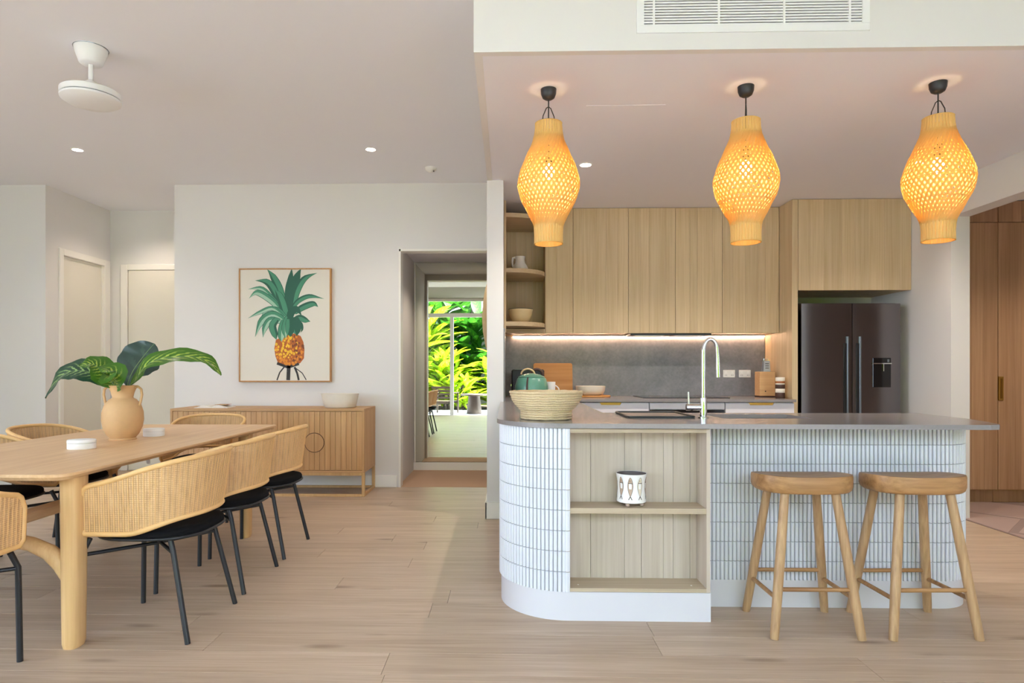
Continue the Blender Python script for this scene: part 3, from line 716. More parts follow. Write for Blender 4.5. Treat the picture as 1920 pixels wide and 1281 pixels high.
# curved open shelves
cs = thing('curved_shelves', 'oak corner shelf unit with three curved open shelves', 'shelf', (-0.02, 6.05, 1.50))
bx(-0.012, 0.006, -0.44, 0.195, 0.0, H2 - 1.502).build('side_panel', KWOOD, cs)
boards(cs, 0.006, 0.363, 0.0, H2 - 1.502, 0.196, KWOOD, 0.09, 'back_board', 0.012)
bx(0.006, 0.363, -0.143, 0.18, 0.008, 0.05).build('light_panel', KWOODX, cs)
for z in (0.058, 0.527, 1.012):
    p = [(0.006, 0.18), (0.006, -0.44)]
    for k in range(13):
        a = PI/2*k/12; p.append((0.006 + 0.355*math.sin(a), -0.44 + 0.30*(1 - math.cos(a))))
    p.append((0.361, 0.18))
    p = p[::-1]
    poly = p if sum((p[i-1][0]*p[i][1] - p[i][0]*p[i-1][1]) for i in range(len(p))) > 0 else p[::-1]
    MB().prism(poly, z, z + 0.038, 0.001).build('shelf', KWOODX, cs)
# tower beside the fridge and overhead fridge cabinet
tw_ = thing('tower_panel', 'tall oak side panel between the back counter and the fridge', 'panel', (2.505, 5.94, 0))
bx(-0.022, 0.022, -0.30, 0.305, 0.0, H2 - 0.002).build('panel_core', KWOOD, tw_)
yy = -0.30
for a, b_ in ((-0.30, -0.19), (-0.19, -0.09), (-0.09, 0.03), (0.03, 0.14), (0.14, 0.235)):
    bx(-0.0262 - random.uniform(0, 0.0006), -0.022, a + 0.0006, b_ - 0.0006, 0.93, H2 - 0.003).build('veneer_board', KWOOD, tw_)
fc = thing('fridge_cabinet', 'deep oak cabinet over the fridge', 'cabinet', (3.013, 5.95, 1.868))
w = 0.485
bx(-w, w, -0.29, 0.29, 0, H2 - 1.870).build('carcass', KWOOD, fc)
for a, b_ in ((-w, w),):
    d = bx(a + 0.001, b_ - 0.001, -0.31, -0.291, -0.004, H2 - 1.872).build('door', KWOOD, fc)
    boards(d, a + 0.0015, b_ - 0.0015, -0.0038, H2 - 1.8722, -0.3102, KWOOD, 0.125)
# fridge
fr = thing('fridge', 'dark stainless double door fridge with a water dispenser', 'fridge', (2.975, 5.92, 0))
bx(-0.43, 0.42, -0.235, 0.30, 0.03, 1.755, 0.004).build('body', FRIDGES, fr)
for sx in (-1, 1): bx(sx*0.3 - 0.03, sx*0.3 + 0.03, -0.2, 0.2, 0, 0.03).build('foot', BLACKM, fr)
def curved_door(x0, x1, nm):
    """slightly bowed front"""
    n = 10; vs = []; fs = []
    for i in range(n + 1):
        u = i/n; x = x0 + (x1 - x0)*u; y = -0.31 + 0.003*(2*u - 1)**2 + (0.003 if i in (0, n) else 0)
        vs += [(x, y, 0.06), (x, y, 1.745), (x, -0.237, 0.06), (x, -0.237, 1.745)]
    for i in range(n):
        a, b_ = 4*i, 4*i + 4
        fs += [(a, b_, b_+1, a+1), (a+1, b_+1, b_+3, a+3), (a+2, a+3, b_+3, b_+2), (a, a+2, b_+2, b_)]
    fs += [(0, 1, 3, 2), (4*n, 4*n+2, 4*n+3, 4*n+1)]
    return MB().add(vs, fs).build(nm, FRIDGE, fr, smooth=40)
dl = curved_door(-0.428, 0.004, 'door'); drr = curved_door(0.010, 0.418, 'door')
HB = plain('handle_recess', (20, 20, 22), 0.4); HS = plain('handle_steel', (120, 128, 134), 0.3, 0.6)
for par, cx in ((dl, -0.045), (drr, 0.062)):
    bx(cx - 0.022, cx + 0.0, -0.316, -0.29, 0.12, 1.40).build('handle_recess', HB, par)
    bx(cx, cx + 0.016, -0.322, -0.29, 0.12, 1.46, 0.002).build('handle', HS, par)
ds = bx(0.178, 0.332, -0.316, -0.29, 1.02, 1.275, 0.003).build('dispenser', BLACKG, drr)
bx(0.175, 0.335, -0.322, -0.314, 1.222, 1.230).build('dispenser_rail', CHROME, ds)
bx(0.262, 0.268, -0.324, -0.314, 1.16, 1.222).build('spigot', CHROME, ds)
bx(0.30, 0.316, -0.318, -0.314, 1.238, 1.262).build('display', HS, ds)

# outlets on the splashback
for k, x in enumerate((2.134, 2.285)):
    t = thing('power_outlet', ('white double power outlet nearer the tap on the grey splashback', 'white double power outlet nearer the fridge on the grey splashback')[k], 'outlet', (x, 6.232, 1.134), 0, 'outlets on the splashback')
    bx(-0.056, 0.056, -0.008, 0, -0.036, 0.036, 0.002).build('plate', SENS, t)
    for sx in (-0.03, 0.03):
        bx(sx - 0.008, sx + 0.008, -0.0105, -0.008, 0.006, 0.024).build('switch', CERAM, t)
        for q in (-0.007, 0.007): bx(sx + q - 0.0015, sx + q + 0.0015, -0.0084, -0.008, -0.02, -0.008).build('socket_slot', HB, t)

# things on the back counter
t = thing('chopping_board', 'upright bamboo chopping board leaning on the splashback', 'chopping board', (0.436, 6.17, 0.9205))
for k in range(5): pass
o = MB().prism(rrect(-0.188, 0.188, 0, 0.315, 0.02, 4), -0.01, 0.01, 0.002).build('board', CHOP, t, (0, 0.0, 0.0025), (PI/2 - 0.13, 0, 0))
t = thing('trivet', 'round wooden trivet board under the white bowl', 'trivet', (0.79, 6.0, 0.92))
MB().lathe([(0, 0), (0.165, 0), (0.17, 0.006), (0.165, 0.016), (0, 0.016)], 36).build('disc', CHOP, t, smooth=40)
t = thing('serving_bowl', 'low white ceramic bowl on the round trivet board', 'bowl', (0.772, 6.0, 0.936))
MB().lathe([(0, 0.0), (0.095, 0.0), (0.12, 0.012), (0.135, 0.045), (0.139, 0.085), (0.134, 0.085), (0.128, 0.045), (0.09, 0.014), (0, 0.012)], 36).build('bowl_body', CREAMC, t, smooth=60)
t = thing('toaster', 'black toaster tucked in the corner behind the teal pot', 'toaster', (0.185, 5.95, 0.92))
bx(-0.15, 0.15, -0.09, 0.09, 0.012, 0.255, 0.012).build('body', BLACKM, t)
for q in (-0.03, 0.03): bx(-0.12, 0.12, q - 0.012, q + 0.012, 0.2545, 0.2565).build('slot', STEEL, t)
bx(-0.158, -0.15, -0.02, 0.02, 0.10, 0.12).build('lever', CHROME, t)
for sx in (-1, 1): bx(sx*0.11 - 0.015, sx*0.11 + 0.015, -0.07, 0.07, 0, 0.012).build('foot', BLACKM, t)
t = thing('teal_canister', 'teal glazed lidded pot with a leather strap and looped handle', 'pot', (0.195, 5.25, 0.92))
MB().lathe([(0, 0), (0.105, 0), (0.125, 0.02), (0.138, 0.06), (0.136, 0.12), (0.118, 0.178), (0.108, 0.188), (0, 0.192)], 40).build('pot_body', TEAL, t, smooth=50)
MB().lathe([(0.107, 0.187), (0.11, 0.193), (0.07, 0.212), (0.02, 0.222), (0, 0.222)], 36).build('lid', TEAL, t, smooth=50)
MB().tube([(-0.03 + 0.055*math.cos(PI - PI*k/12), -0.0, 0.213 + 0.045*math.sin(PI*k/12)) for k in range(13)], [0.007]*13, 8).build('handle', plain('cane_handle', (206, 176, 134), 0.6), t, smooth=60)
MB().tube([(0.045 + 0.05*math.cos(PI - PI*k/10), 0.03, 0.205 + 0.05*math.sin(PI*k/10)) for k in range(11)], [0.012]*11, 8).build('knob', BROWN, t, smooth=60)
st = MB()
for k in range(9):
    z = 0.01 + 0.18*k/8
    r = [0.118, 0.132, 0.1375, 0.139, 0.1388, 0.1365, 0.131, 0.123, 0.112][k] + 0.002
    a = -PI/2 - 0.30; st.v += [(r*math.cos(a - 0.055), r*math.sin(a - 0.055), z), (r*math.cos(a + 0.055), r*math.sin(a + 0.055), z)]
st.f = [(2*i, 2*i+1, 2*i+3, 2*i+2) for i in range(8)]
st.build('strap', BROWN, t)
t = thing('white_mug', 'white cup half hidden behind the teal pot', 'cup', (0.36, 5.42, 0.92))
MB().lathe([(0, 0), (0.035, 0), (0.04, 0.01), (0.043, 0.15), (0.039, 0.15), (0.036, 0.012), (0, 0.01)], 24).build('cup_body', CERAM, t, smooth=50)
MB().tube([(0.042 + 0.03*math.sin(PI*k/8), 0, 0.05 + 0.07*k/8) for k in range(9)], 0.005, 8).build('handle', CERAM, t, smooth=60)
t = thing('knife_block', 'plain square wooden block beside the fridge tower', 'block', (2.378, 5.98, 0.92))
bx(-0.07, 0.07, -0.06, 0.06, 0, 0.012).build('plinth', BROWN, t)
bx(-0.07, 0.07, -0.06, 0.06, 0.012, 0.235, 0.003).build('body', wood('block_wood', (208, 166, 118), (190, 146, 100), 'X', 30, 0.5, 0.02), t)
MB().lathe([(0.006, 0), (0.006, 0.0012), (0, 0.0015)], 12).build('dot', BLACKM, t, (-0.018, -0.0605, 0.055), (PI/2, 0, 0))
t = thing('box_grater', 'small steel grater standing on the wooden block', 'grater', (2.388, 5.98, 1.155))
g = MB(); z0, z1 = 0.0, 0.10
a0, a1 = (0.032, 0.026), (0.026, 0.02)
g.add([(-a0[0],-a0[1],z0),(a0[0],-a0[1],z0),(a0[0],a0[1],z0),(-a0[0],a0[1],z0),(-a1[0],-a1[1],z1),(a1[0],-a1[1],z1),(a1[0],a1[1],z1),(-a1[0],a1[1],z1)], [(0,3,2,1),(4,5,6,7),(0,1,5,4),(1,2,6,5),(2,3,7,6),(3,0,4,7)])
g.build('body', STEEL, t)
MB().tube([(-0.02, 0, 0.10), (-0.02, 0, 0.118), (0.02, 0, 0.118), (0.02, 0, 0.10)], 0.004, 8).build('handle', CHROME, t)
for zz in (0.03, 0.05, 0.07): bx(-0.016, 0.016, -0.027, -0.021, zz, zz + 0.006).build('blade', HB, t)
t = thing('spice_jar', 'banded brown and cream jar beside the wooden block', 'jar', (2.408, 5.72, 0.92))
for (za, zb, mt, nm) in ((0, 0.05, BROWN, 'band'), (0.05, 0.085, CREAMC, 'band'), (0.085, 0.122, BROWN, 'band'), (0.122, 0.132, CREAMC, 'band'), (0.132, 0.152, plain('copper_brown', (160, 100, 60), 0.4), 'band'), (0.152, 0.185, CREAMC, 'lid')):
    MB().lathe([(0, za), (0.038, za), (0.040, za + 0.003), (0.040, zb - 0.003), (0.038, zb), (0, zb)], 24).build(nm, mt, t, smooth=40)
# things on the curved shelves
t = thing('white_jug', 'small white handled jug on the middle curved shelf', 'jug', (0.115, 5.95, 2.065))
MB().lathe([(0, 0), (0.055, 0), (0.076, 0.02), (0.078, 0.04), (0.066, 0.07), (0.046, 0.10), (0.042, 0.13), (0.048, 0.158), (0.043, 0.158), (0.038, 0.13), (0, 0.11)], 28).build('jug_body', CERAM, t, smooth=60)
MB().tube([(-0.04, 0, 0.15), (-0.068, 0, 0.145), (-0.074, 0, 0.11), (-0.07, 0, 0.07), (-0.06, 0, 0.06)], 0.010, 8).build('handle', CERAM, t, smooth=60)
t = thing('glazed_bowl', 'cream bowl with a dark rim on the lowest curved shelf', 'bowl', (0.118, 5.88, 1.596))
MB().lathe([(0, 0.005), (0.06, 0.005), (0.085, 0.03), (0.104, 0.08), (0.112, 0.128)], 32).build('bowl_body', plain('cream_glaze', (210, 190, 150), 0.4, var=0.08, bscale=20), t, smooth=60)
MB().lathe([(0.112, 0.128), (0.1135, 0.134), (0.108, 0.134), (0.100, 0.08), (0.08, 0.03), (0, 0.02)], 32).build('rim', plain('dark_green_rim', (70, 76, 62), 0.4), t, smooth=60)
MB().lathe([(0, 0), (0.058, 0), (0.06, 0.006), (0, 0.006)], 24).build('foot_ring', plain('dark_foot', (70, 64, 54), 0.6), t, smooth=40)

# ================================================================== PANTRY CUPBOARDS
for (x0, x1, lab) in ((3.66, 4.297, 'tall pantry cupboard nearest the opening, wood grained'), (4.30, 4.95, 'tall pantry cupboard with the gold flush pull'), (4.953, 6.09, 'wide pantry cupboard at the far end, out past the gold pull')):
    t = thing('pantry_cupboard', lab, 'cupboard', ((x0+x1)/2, 6.0, 0), 0, 'tall oak pantry cupboards'); w = (x1-x0)/2
    bx(-w, w, -0.26, 0.29, 0.115, 2.655).build('carcass', PWOOD, t)
    bx(-w, w, -0.22, 0.29, 0, 0.115).build('kickboard', PWOOD, t)
    d = bx(-w + 0.001, w - 0.001, -0.274, -0.26, 0.12, 2.462).build('door', PWOOD, t)
    boards(d, -w + 0.0015, w - 0.0015, 0.1202, 2.4618, -0.2742, PWOOD, 0.11)
    d2 = bx(-w + 0.001, w - 0.001, -0.274, -0.26, 2.468, 2.652).build('top_door', PWOOD, t)
    boards(d2, -w + 0.0015, w - 0.0015, 2.4682, 2.6518, -0.2742, PWOOD, 0.11)
    if x0 == 4.30:
        h = bx(0.0, 0.042, -0.2905, -0.274, 0.903, 1.112, 0.002).build('pull_plate', BRASS, d, (-w + 0.0, 0, 0))
        bx(0.012, 0.030, -0.2915, -0.2900, 0.92, 1.095).build('pull_recess', plain('brass_dark', (150, 112, 50), 0.4, 1.0), d, (-w, 0, 0))

# ================================================================== BAR STOOLS
def make_stool(loc, rz, label):
    t = thing('bar_stool', label, 'stool', loc, rz, 'wooden stools at the bench')
    n = 44; prof_r = [(0.93, 0.622), (0.975, 0.630), (1.0, 0.646), (1.0, 0.682), (0.99, 0.690), (0.95, 0.692), (0.75, 0.688), (0.5, 0.681), (0.25, 0.677)]
    vs = []; fs = []
    def sup(a):
        c, s_ = math.cos(a), math.sin(a); e = 2/2.7
        return math.copysign(abs(c)**e, c)*0.212, math.copysign(abs(s_)**e, s_)*0.148
    for (q, z) in prof_r:
        for k in range(n):
            a = 2*PI*k/n; px, py = sup(a)
            dz = 0.0
            if z > 0.675: dz = 0.008*(abs(math.cos(a))**2)*q*q - 0.003 - 0.010*py/0.148*q
            vs.append((px*q, py*q, z + dz))
    m = len(prof_r)
    for i in range(m - 1):
        for k in range(n): fs.append((i*n + k, i*n + (k+1) % n, (i+1)*n + (k+1) % n, (i+1)*n + k))
    fs.append(tuple(range(n))[::-1]); vs.append((0, 0, 0.675)); fs += [((m-1)*n + k, (m-1)*n + (k+1) % n, len(vs)-1) for k in range(n)]
    MB().add(vs, fs).build('seat', STOOLS, t, smooth=50)
    def leg_pt(sx, sy, z): f = 1 - z/0.615; return Vector((sx*(0.112 + 0.076*f), sy*(0.092 + 0.073*f), z))
    for sx in (-1, 1):
        for sy in (-1, 1):
            MB().tube([leg_pt(sx, sy, z) for z in (0.0, 0.03, 0.2, 0.4, 0.628)], [0.0175, 0.0188, 0.0205, 0.0205, 0.0185], 14).build('leg', STOOLL, t, smooth=40)
    for sy, z in ((-1, 0.208), (1, 0.208)):
        MB().tube([leg_pt(-1, sy, z), leg_pt(1, sy, z)], 0.0098, 10).build('stretcher', STOOLS, t, smooth=50)
    for sx, z in ((-1, 0.168), (1, 0.168)):
        MB().tube([leg_pt(sx, -1, z), leg_pt(sx, 1, z)], 0.0098, 10).build('stretcher', STOOLS, t, smooth=50)
make_stool((1.343, 2.968, 0), 0.0, 'wooden bar stool nearer the open bookcase niche')
make_stool((1.845, 2.972, 0), 0.03, 'wooden bar stool at the curved end of the bench')

# ================================================================== PENDANT LAMPS
SH = [(0.074, 0.0), (0.0735, 0.03), (0.0735, 0.085), (0.078, 0.105), (0.092, 0.135), (0.118, 0.185), (0.144, 0.235), (0.158, 0.28), (0.163, 0.315), (0.159, 0.35), (0.146, 0.395), (0.128, 0.44), (0.108, 0.485), (0.09, 0.525), (0.079, 0.555), (0.074, 0.575), (0.071, 0.61), (0.069, 0.64)]
def sh_r(z):
    for (r0, z0), (r1, z1) in zip(SH, SH[1:]):
        if z0 <= z <= z1:
            return r0 + (r1 - r0)*(z - z0)/(z1 - z0)
    return SH[-1][0]
lat = MB(); NS = 38
za, zb = 0.088, 0.572
for d in (1, -1):
    for k in range(NS):
        pts = []; 
        for i in range(23):
            q = i/22; z = za + (zb - za)*q
            a = 2*PI*k/NS + d*2.1*q
            r = sh_r(z) + 0.0022*d + 0.0012*math.sin(i*2.1 + k)
            pts.append((r*math.cos(a), r*math.sin(a), z))
        n = 4; w_, th = 0.0060, 0.0017
        vs = []; fs = []
        for i, p in enumerate(pts):
            p = Vector(p); rad = Vector((p.x, p.y, 0)).normalized()
            tg = (Vector(pts[min(i+1, 22)]) - Vector(pts[max(i-1, 0)])).normalized(); sd = tg.cross(rad).normalized()
            vs += [p + sd*w_ , p + rad*th, p - sd*w_, p - rad*th]
        for i in range(22):
            for c in range(4): fs.append((4*i + c, 4*i + (c+1) % 4, 4*i + 4 + (c+1) % 4, 4*i + 4 + c))
        lat.add(vs, fs)
lat_me = lat.mesh('woven_shade', LCANE, 60)
def slats(z0, z1, n, nm):
    m = MB()
    for k in range(n):
        a = 2*PI*k/n; w_ = PI/n*0.93
        vs = []
        for z in (z0, (z0 + z1)/2, z1):
            r = sh_r(z)
            for e, rr in ((-w_, 0.0), (-w_*0.5, 0.0025), (w_*0.5, 0.0025), (w_, 0.0)): vs.append(((r + rr)*math.cos(a + e), (r + rr)*math.sin(a + e), z))
            for e in (w_, -w_): vs.append(((r - 0.002)*math.cos(a + e), (r - 0.002)*math.sin(a + e), z))
        fs = [(6*i + c, 6*i + (c+1) % 6, 6*i + 6 + (c+1) % 6, 6*i + 6 + c) for i in range(2) for c in range(6)]
        m.add(vs, fs)
    return m.mesh(nm, CCANE)
top_me, bot_me = slats(0.557, 0.64, 30, 'top_collar'), slats(0.0, 0.10, 30, 'bottom_collar')
ring_mes = []
for z in (0.001, 0.094, 0.21, 0.315, 0.43, 0.562, 0.639):
    ring_mes.append(MB().tube([((sh_r(z)+0.001)*math.cos(2*PI*k/36), (sh_r(z)+0.001)*math.sin(2*PI*k/36), z) for k in range(36)], 0.0028, 5, closed=True).mesh('hoop', LCANE, 60))
bulb_me = MB().lathe([(0, -0.055), (0.018, -0.05), (0.029, -0.03), (0.031, -0.01), (0.024, 0.014), (0.013, 0.032), (0.013, 0.04)], 20).mesh('bulb', emit('bulb_glow', (255, 214, 140), 60), 60)
def pendant(x, y, label, rz):
    zb0 = 1.838
    t = thing('pendant_lamp', label, 'pendant lamp', (x, y, zb0), rz, 'woven pendants over the bench')
    put(lat_me, 'woven_shade', t); put(top_me, 'top_collar', t); put(bot_me, 'bottom_collar', t); [put(r_, 'hoop', t) for r_ in ring_mes]
    put(bulb_me, 'bulb', t, (0, 0, 0.40))
    MB().tube([(0, 0, 0.43), (0, 0, 0.50)], 0.02, 14).build('lamp_holder', BLACKM, t, smooth=50)
    top = H2 - zb0
    MB().lathe([(0, -0.055), (0.018, -0.054), (0.032, -0.045), (0.040, -0.025), (0.042, 0.0), (0, 0)], 24, 0, 0, top).build('ceiling_rose', BLACKM, t, smooth=50)
    MB().tube([(0, 0, 0.50), (0, 0, top - 0.05)], 0.0035, 8).build('cord', BLACKM, t, smooth=60)
    for sx in (-1, 1): MB().tube([(sx*0.035, 0, 0.63), (sx*0.03, 0, 0.68), (sx*0.012, 0, 0.722), (0, 0, 0.73)], 0.0028, 6).build('hanging_wire', BLACKM, t, smooth=60)
    ld = bpy.data.lights.new('pendant_bulb', 'POINT'); ld.energy = 5; ld.color = (1.0, 0.88, 0.62); ld.shadow_soft_size = 0.035
    lo = bpy.data.objects.new('pendant_bulb', ld); COL.objects.link(lo); lo.parent = t; lo.location = (0, 0, 0.315)
pendant(0.217, 3.41, 'woven cane pendant lamp nearest the curved shelves', 0.2)
pendant(1.253, 3.40, 'woven cane pendant lamp in the middle of the row of three', 1.3)
pendant(2.235, 3.38, 'woven cane pendant lamp nearest the pantry opening', 2.2)

# ================================================================== CEILING FITTINGS
for (x, y, z, lab) in ((-3.64, 5.33, H1, 'round recessed downlight over the passage end of the room'), (-1.157, 5.38, H1, 'round recessed downlight in front of the hall doorway'), (0.565, 4.66, H2, 'round recessed downlight in the kitchen ceiling beside the first pendant'),
                       (1.72, 4.66, H2, 'added downlight out of sight behind the middle pendant, brightens the kitchen'), (2.95, 4.66, H2, 'added downlight out of sight behind the pendant by the pantry, brightens the kitchen')):  # these two are added out of sight to brighten the kitchen back
    t = thing('downlight', lab, 'downlight', (x, y, z), 0, 'recessed downlights')
    MB().lathe([(0.04, -0.004), (0.047, -0.004), (0.05, 0.0), (0.04, 0.0)], 28).build('trim_ring', WHITE, t, smooth=40)
    MB().add([(0.041*math.cos(2*PI*k/28), 0.041*math.sin(2*PI*k/28), -0.0035) for k in range(28)] + [(0.041*math.cos(2*PI*k/28), 0.041*math.sin(2*PI*k/28), -0.001) for k in range(28)], [tuple(range(28))[::-1], tuple(range(28, 56))] + [(k, (k+1) % 28, 28 + (k+1) % 28, 28 + k) for k in range(28)]).build('lens', emit('downlight_glow', (255, 232, 205), 22), t)
    ld = bpy.data.lights.new('downlight_beam', 'SPOT'); ld.energy = 30 if z > 2.8 else (34 if x > 2.5 else 62); ld.color = (1.0, 0.89, 0.77); ld.spot_size = 2.2; ld.spot_blend = 0.9; ld.shadow_soft_size = 0.015
    lo = bpy.data.objects.new('downlight_beam', ld); COL.objects.link(lo); lo.parent = t; lo.location = (0, 0, -0.03)
for (x, y, z) in ((4.7, 4.6, H2), (-0.5, 6.9, 2.44), (-4.0, 6.85, H1)):  # unseen spots without fittings: pantry glow, plus hall and passage added to brighten them
    ld = bpy.data.lights.new('unseen_room_spot', 'SPOT'); ld.energy = 80 if x > 0 else (30 if x > -2 else 24); ld.color = (1.0, 0.84, 0.66); ld.spot_size = 2.2; ld.spot_blend = 0.9; ld.shadow_soft_size = 0.05
    lo = bpy.data.objects.new('unseen_room_spot', ld); COL.objects.link(lo); lo.location = (x, y, z - 0.03)
t = thing('smoke_detector', 'white round smoke detector on the ceiling before the doorway', 'smoke detector', (-0.71, 5.89, H1))
MB().lathe([(0.0, -0.04), (0.02, -0.039), (0.035, -0.03), (0.05, -0.02), (0.055, 0.0), (0, 0)], 28).build('body', SENS, t, smooth=50)
MB().tube([(0.03, -0.02, -0.032), (0.03, -0.02, -0.042)], 0.006, 10).build('test_button', HS, t)
# fan (its blades are folded away above the drum)
t = thing('ceiling_fan', 'white ceiling fan with its blades folded out of sight over the table', 'fan', (-2.42, 3.66, H1))
MB().lathe([(0, -0.095), (0.05, -0.094), (0.062, -0.085), (0.085, -0.02), (0.088, 0.0), (0, 0)], 36).build('canopy', WHITE, t, smooth=45)
MB().lathe([(0.09, -0.0035), (0.0915, 0.0), (0.0885, 0.0)], 36).build('canopy_gasket', HS, t, smooth=45)
MB().tube([(0, 0, -0.09), (0, 0, -0.20)], 0.0135, 14).build('rod', WHITE, t, smooth=50)
MB().lathe([(0.07, -0.25), (0.062, -0.235), (0.03, -0.195), (0.015, -0.185), (0, -0.185)], 32).build('motor_cone', WHITE, t, smooth=45)
MB().lathe([(0, -0.252), (0.15, -0.25), (0.157, -0.256), (0.157, -0.285), (0.152, -0.287), (0.152, -0.290), (0.157, -0.292), (0.155, -0.302), (0.13, -0.318), (0.06, -0.325), (0, -0.326)][::-1], 48).build('drum', WHITE, t, smooth=35)
MB().lathe([(0.153, -0.291), (0.153, -0.286)], 48).build('shadow_gap', HS, t)
# hatch and air grille
t = thing('ceiling_hatch', 'square access hatch flush in the kitchen ceiling', 'hatch', (0.665, 3.82, H2))
bx(-0.222, 0.222, -0.2, 0.2, -0.0014, 0.0, 0.0).build('hatch_panel', CEIL2, t)
t = thing('air_grille', 'white slatted air conditioning grille in the bulkhead face', 'grille', (1.135, 3.0, gz0))
fm = MB(); W = (gx1 - gx0)/2; hh = gz1 - gz0
fm.box(-W - 0.03, W + 0.03, -0.008, 0, -0.03, 0.004, 0.001); fm.box(-W - 0.03, W + 0.03, -0.008, 0, hh - 0.004, hh + 0.03, 0.001)
fm.box(-W - 0.03, -W + 0.004, -0.008, 0, 0.004, hh - 0.004); fm.box(W - 0.004, W + 0.03, -0.008, 0, 0.004, hh - 0.004)
fm.build('frame', WHITE, t)
for x in (-0.455, -0.155, 0.145, 0.445): bx(x - 0.005, x + 0.005, -0.006, 0.03, 0.002, hh - 0.002).build('mullion', WHITE, t)
nb = 17
for k in range(nb):
    z = 0.008 + k*(hh - 0.016)/(nb - 1)
    MB().add([(-W, -0.003, z - 0.0042), (W, -0.003, z - 0.0042), (W, 0.012, z - 0.001), (-W, 0.012, z - 0.001), (-W, -0.004, z + 0.0032), (W, -0.004, z + 0.0032), (W, 0.011, z + 0.0042), (-W, 0.011, z + 0.0042)],
              [(0,3,2,1),(4,5,6,7),(0,1,5,4),(1,2,6,5),(2,3,7,6),(3,0,4,7)]).build('slat', WHITE, t)
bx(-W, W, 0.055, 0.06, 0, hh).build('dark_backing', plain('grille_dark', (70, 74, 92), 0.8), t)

# ================================================================== SIDEBOARD AND WALL ART
sb = thing('sideboard', 'long oak sideboard with slatted doors on a slim open frame', 'sideboard', (-2.225, 6.10, 0))
hw = 0.905; yF, yK = -0.24, 0.25
bx(-hw, hw, yF, yK, 0.79, 0.812, 0.001).build('top', SWOODX, sb)
bx(-hw, hw, yF, yK, 0.222, 0.242, 0.001).build('bottom', SWOODX, sb)
for sx in (-1, 1): bx(min(sx*hw, sx*(hw-0.022)), max(sx*hw, sx*(hw-0.022)), yF, yK, 0.242, 0.79, 0.001).build('side_panel', SWOOD, sb)
bx(-hw + 0.022, hw - 0.022, yK - 0.012, yK, 0.242, 0.79).build('back_panel', SWOOD, sb)
bx(-0.012, 0.012, yF + 0.03, yK - 0.012, 0.242, 0.79).build('divider', SWOOD, sb)
dw = (2*hw - 0.044)/4
slat_n = 9; sw = dw/slat_n
for k in range(4):
    x0 = -hw + 0.022 + k*dw
    d = bx(x0 + 0.0015, x0 + dw - 0.0015, yF + 0.016, yF + 0.028, 0.245, 0.787).build('door', SWOOD, sb)
    for q in range(slat_n):
        a = x0 + q*sw
        MB().prism([(a + 0.0008, yF + 0.016), (a + 0.0008, yF + 0.008), (a + 0.002, yF + 0.006), (a + sw - 0.002, yF + 0.006), (a + sw - 0.0008, yF + 0.008), (a + sw - 0.0008, yF + 0.016)], 0.2455, 0.7865).build('slat', SWOOD, d)
    cx = x0 + dw - 0.0015 if k % 2 == 0 else x0 + 0.0015
    a0, a1 = (PI/2, 1.5*PI) if k % 2 == 0 else (-PI/2, PI/2)
    pl = [(cx + 0.086*math.cos(a0 + (a1-a0)*i/16), 0.50 + 0.086*math.sin(a0 + (a1-a0)*i/16)) for i in range(17)]
    h = MB().add([(p[0], yF + 0.0005, p[1]) for p in pl] + [(p[0], yF + 0.008, p[1]) for p in pl], [tuple(range(17)), tuple(range(33, 16, -1))] + [(i, 17 + i, 17 + (i+1) % 17, (i+1) % 17) for i in range(17)])
    hd = h.build('handle', SWOOD, d)
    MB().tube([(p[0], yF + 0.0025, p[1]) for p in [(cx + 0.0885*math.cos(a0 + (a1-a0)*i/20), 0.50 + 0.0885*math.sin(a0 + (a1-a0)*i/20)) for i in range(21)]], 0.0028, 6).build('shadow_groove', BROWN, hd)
base = MB(); bw = 0.028
fr_ = thing  # base frame pieces are parts of the sideboard
for sx in (-1, 1):
    xx = sx*(hw - bw/2 - 0.0)
    for yy in (yF + 0.012, yK - 0.03): bx(xx - bw/2, xx + bw/2, yy, yy + bw, 0.0, 0.222, 0.002).build('leg', LWOOD, sb)
    bx(xx - bw/2, xx + bw/2, yF + 0.04, yK - 0.03, 0.0, bw, 0.002).build('side_rail', LWOOD, sb)
for yy in (yF + 0.012, yK - 0.03):
    bx(-hw + bw, hw - bw, yy, yy + bw, 0.0, bw*0.8, 0.002).build('floor_rail', LWOOD, sb)
    bx(-hw + bw, hw - bw, yy, yy + bw, 0.194, 0.222, 0.002).build('top_rail', LWOOD, sb)
t = thing('oval_bowl', 'cream flared bowl at one end of the sideboard top', 'bowl', (-1.60, 6.07, 0.812))
MB().lathe([(0, 0.0), (0.135, 0.0), (0.15, 0.008), (0.165, 0.07), (0.18, 0.135), (0.174, 0.135), (0.155, 0.06), (0.135, 0.012), (0, 0.01)], 40, sy=0.75).build('bowl_body', CREAMC, t, smooth=50)
t = thing('magazine', 'open white magazine lying on the sideboard top', 'magazine', (-2.80, 6.06, 0.812), 0.05)
mg = MB(); n = 10
for sx in (-1, 1):
    vs = []
    for i in range(n + 1):
        u = i/n; z = 0.004 + 0.024*math.sin(PI*min(1, u*1.1))*(1-0.35*u)
        vs += [(sx*(0.002 + 0.155*u), -0.10, z), (sx*(0.002 + 0.155*u), 0.10, z), (sx*(0.002 + 0.155*u), -0.10, 0), (sx*(0.002 + 0.155*u), 0.10, 0)]
    fs = []
    for i in range(n):
        a = 4*i
        fs += [(a, a+4, a+5, a+1), (a+2, a+3, a+7, a+6), (a, a+2, a+6, a+4), (a+1, a+5, a+7, a+3)]
    fs += [(0, 1, 3, 2), (4*n, 4*n+2, 4*n+3, 4*n+1)]
    MB().add(vs, fs).build('page_block', plain('paper', (232, 228, 222), 0.7), t, smooth=40)
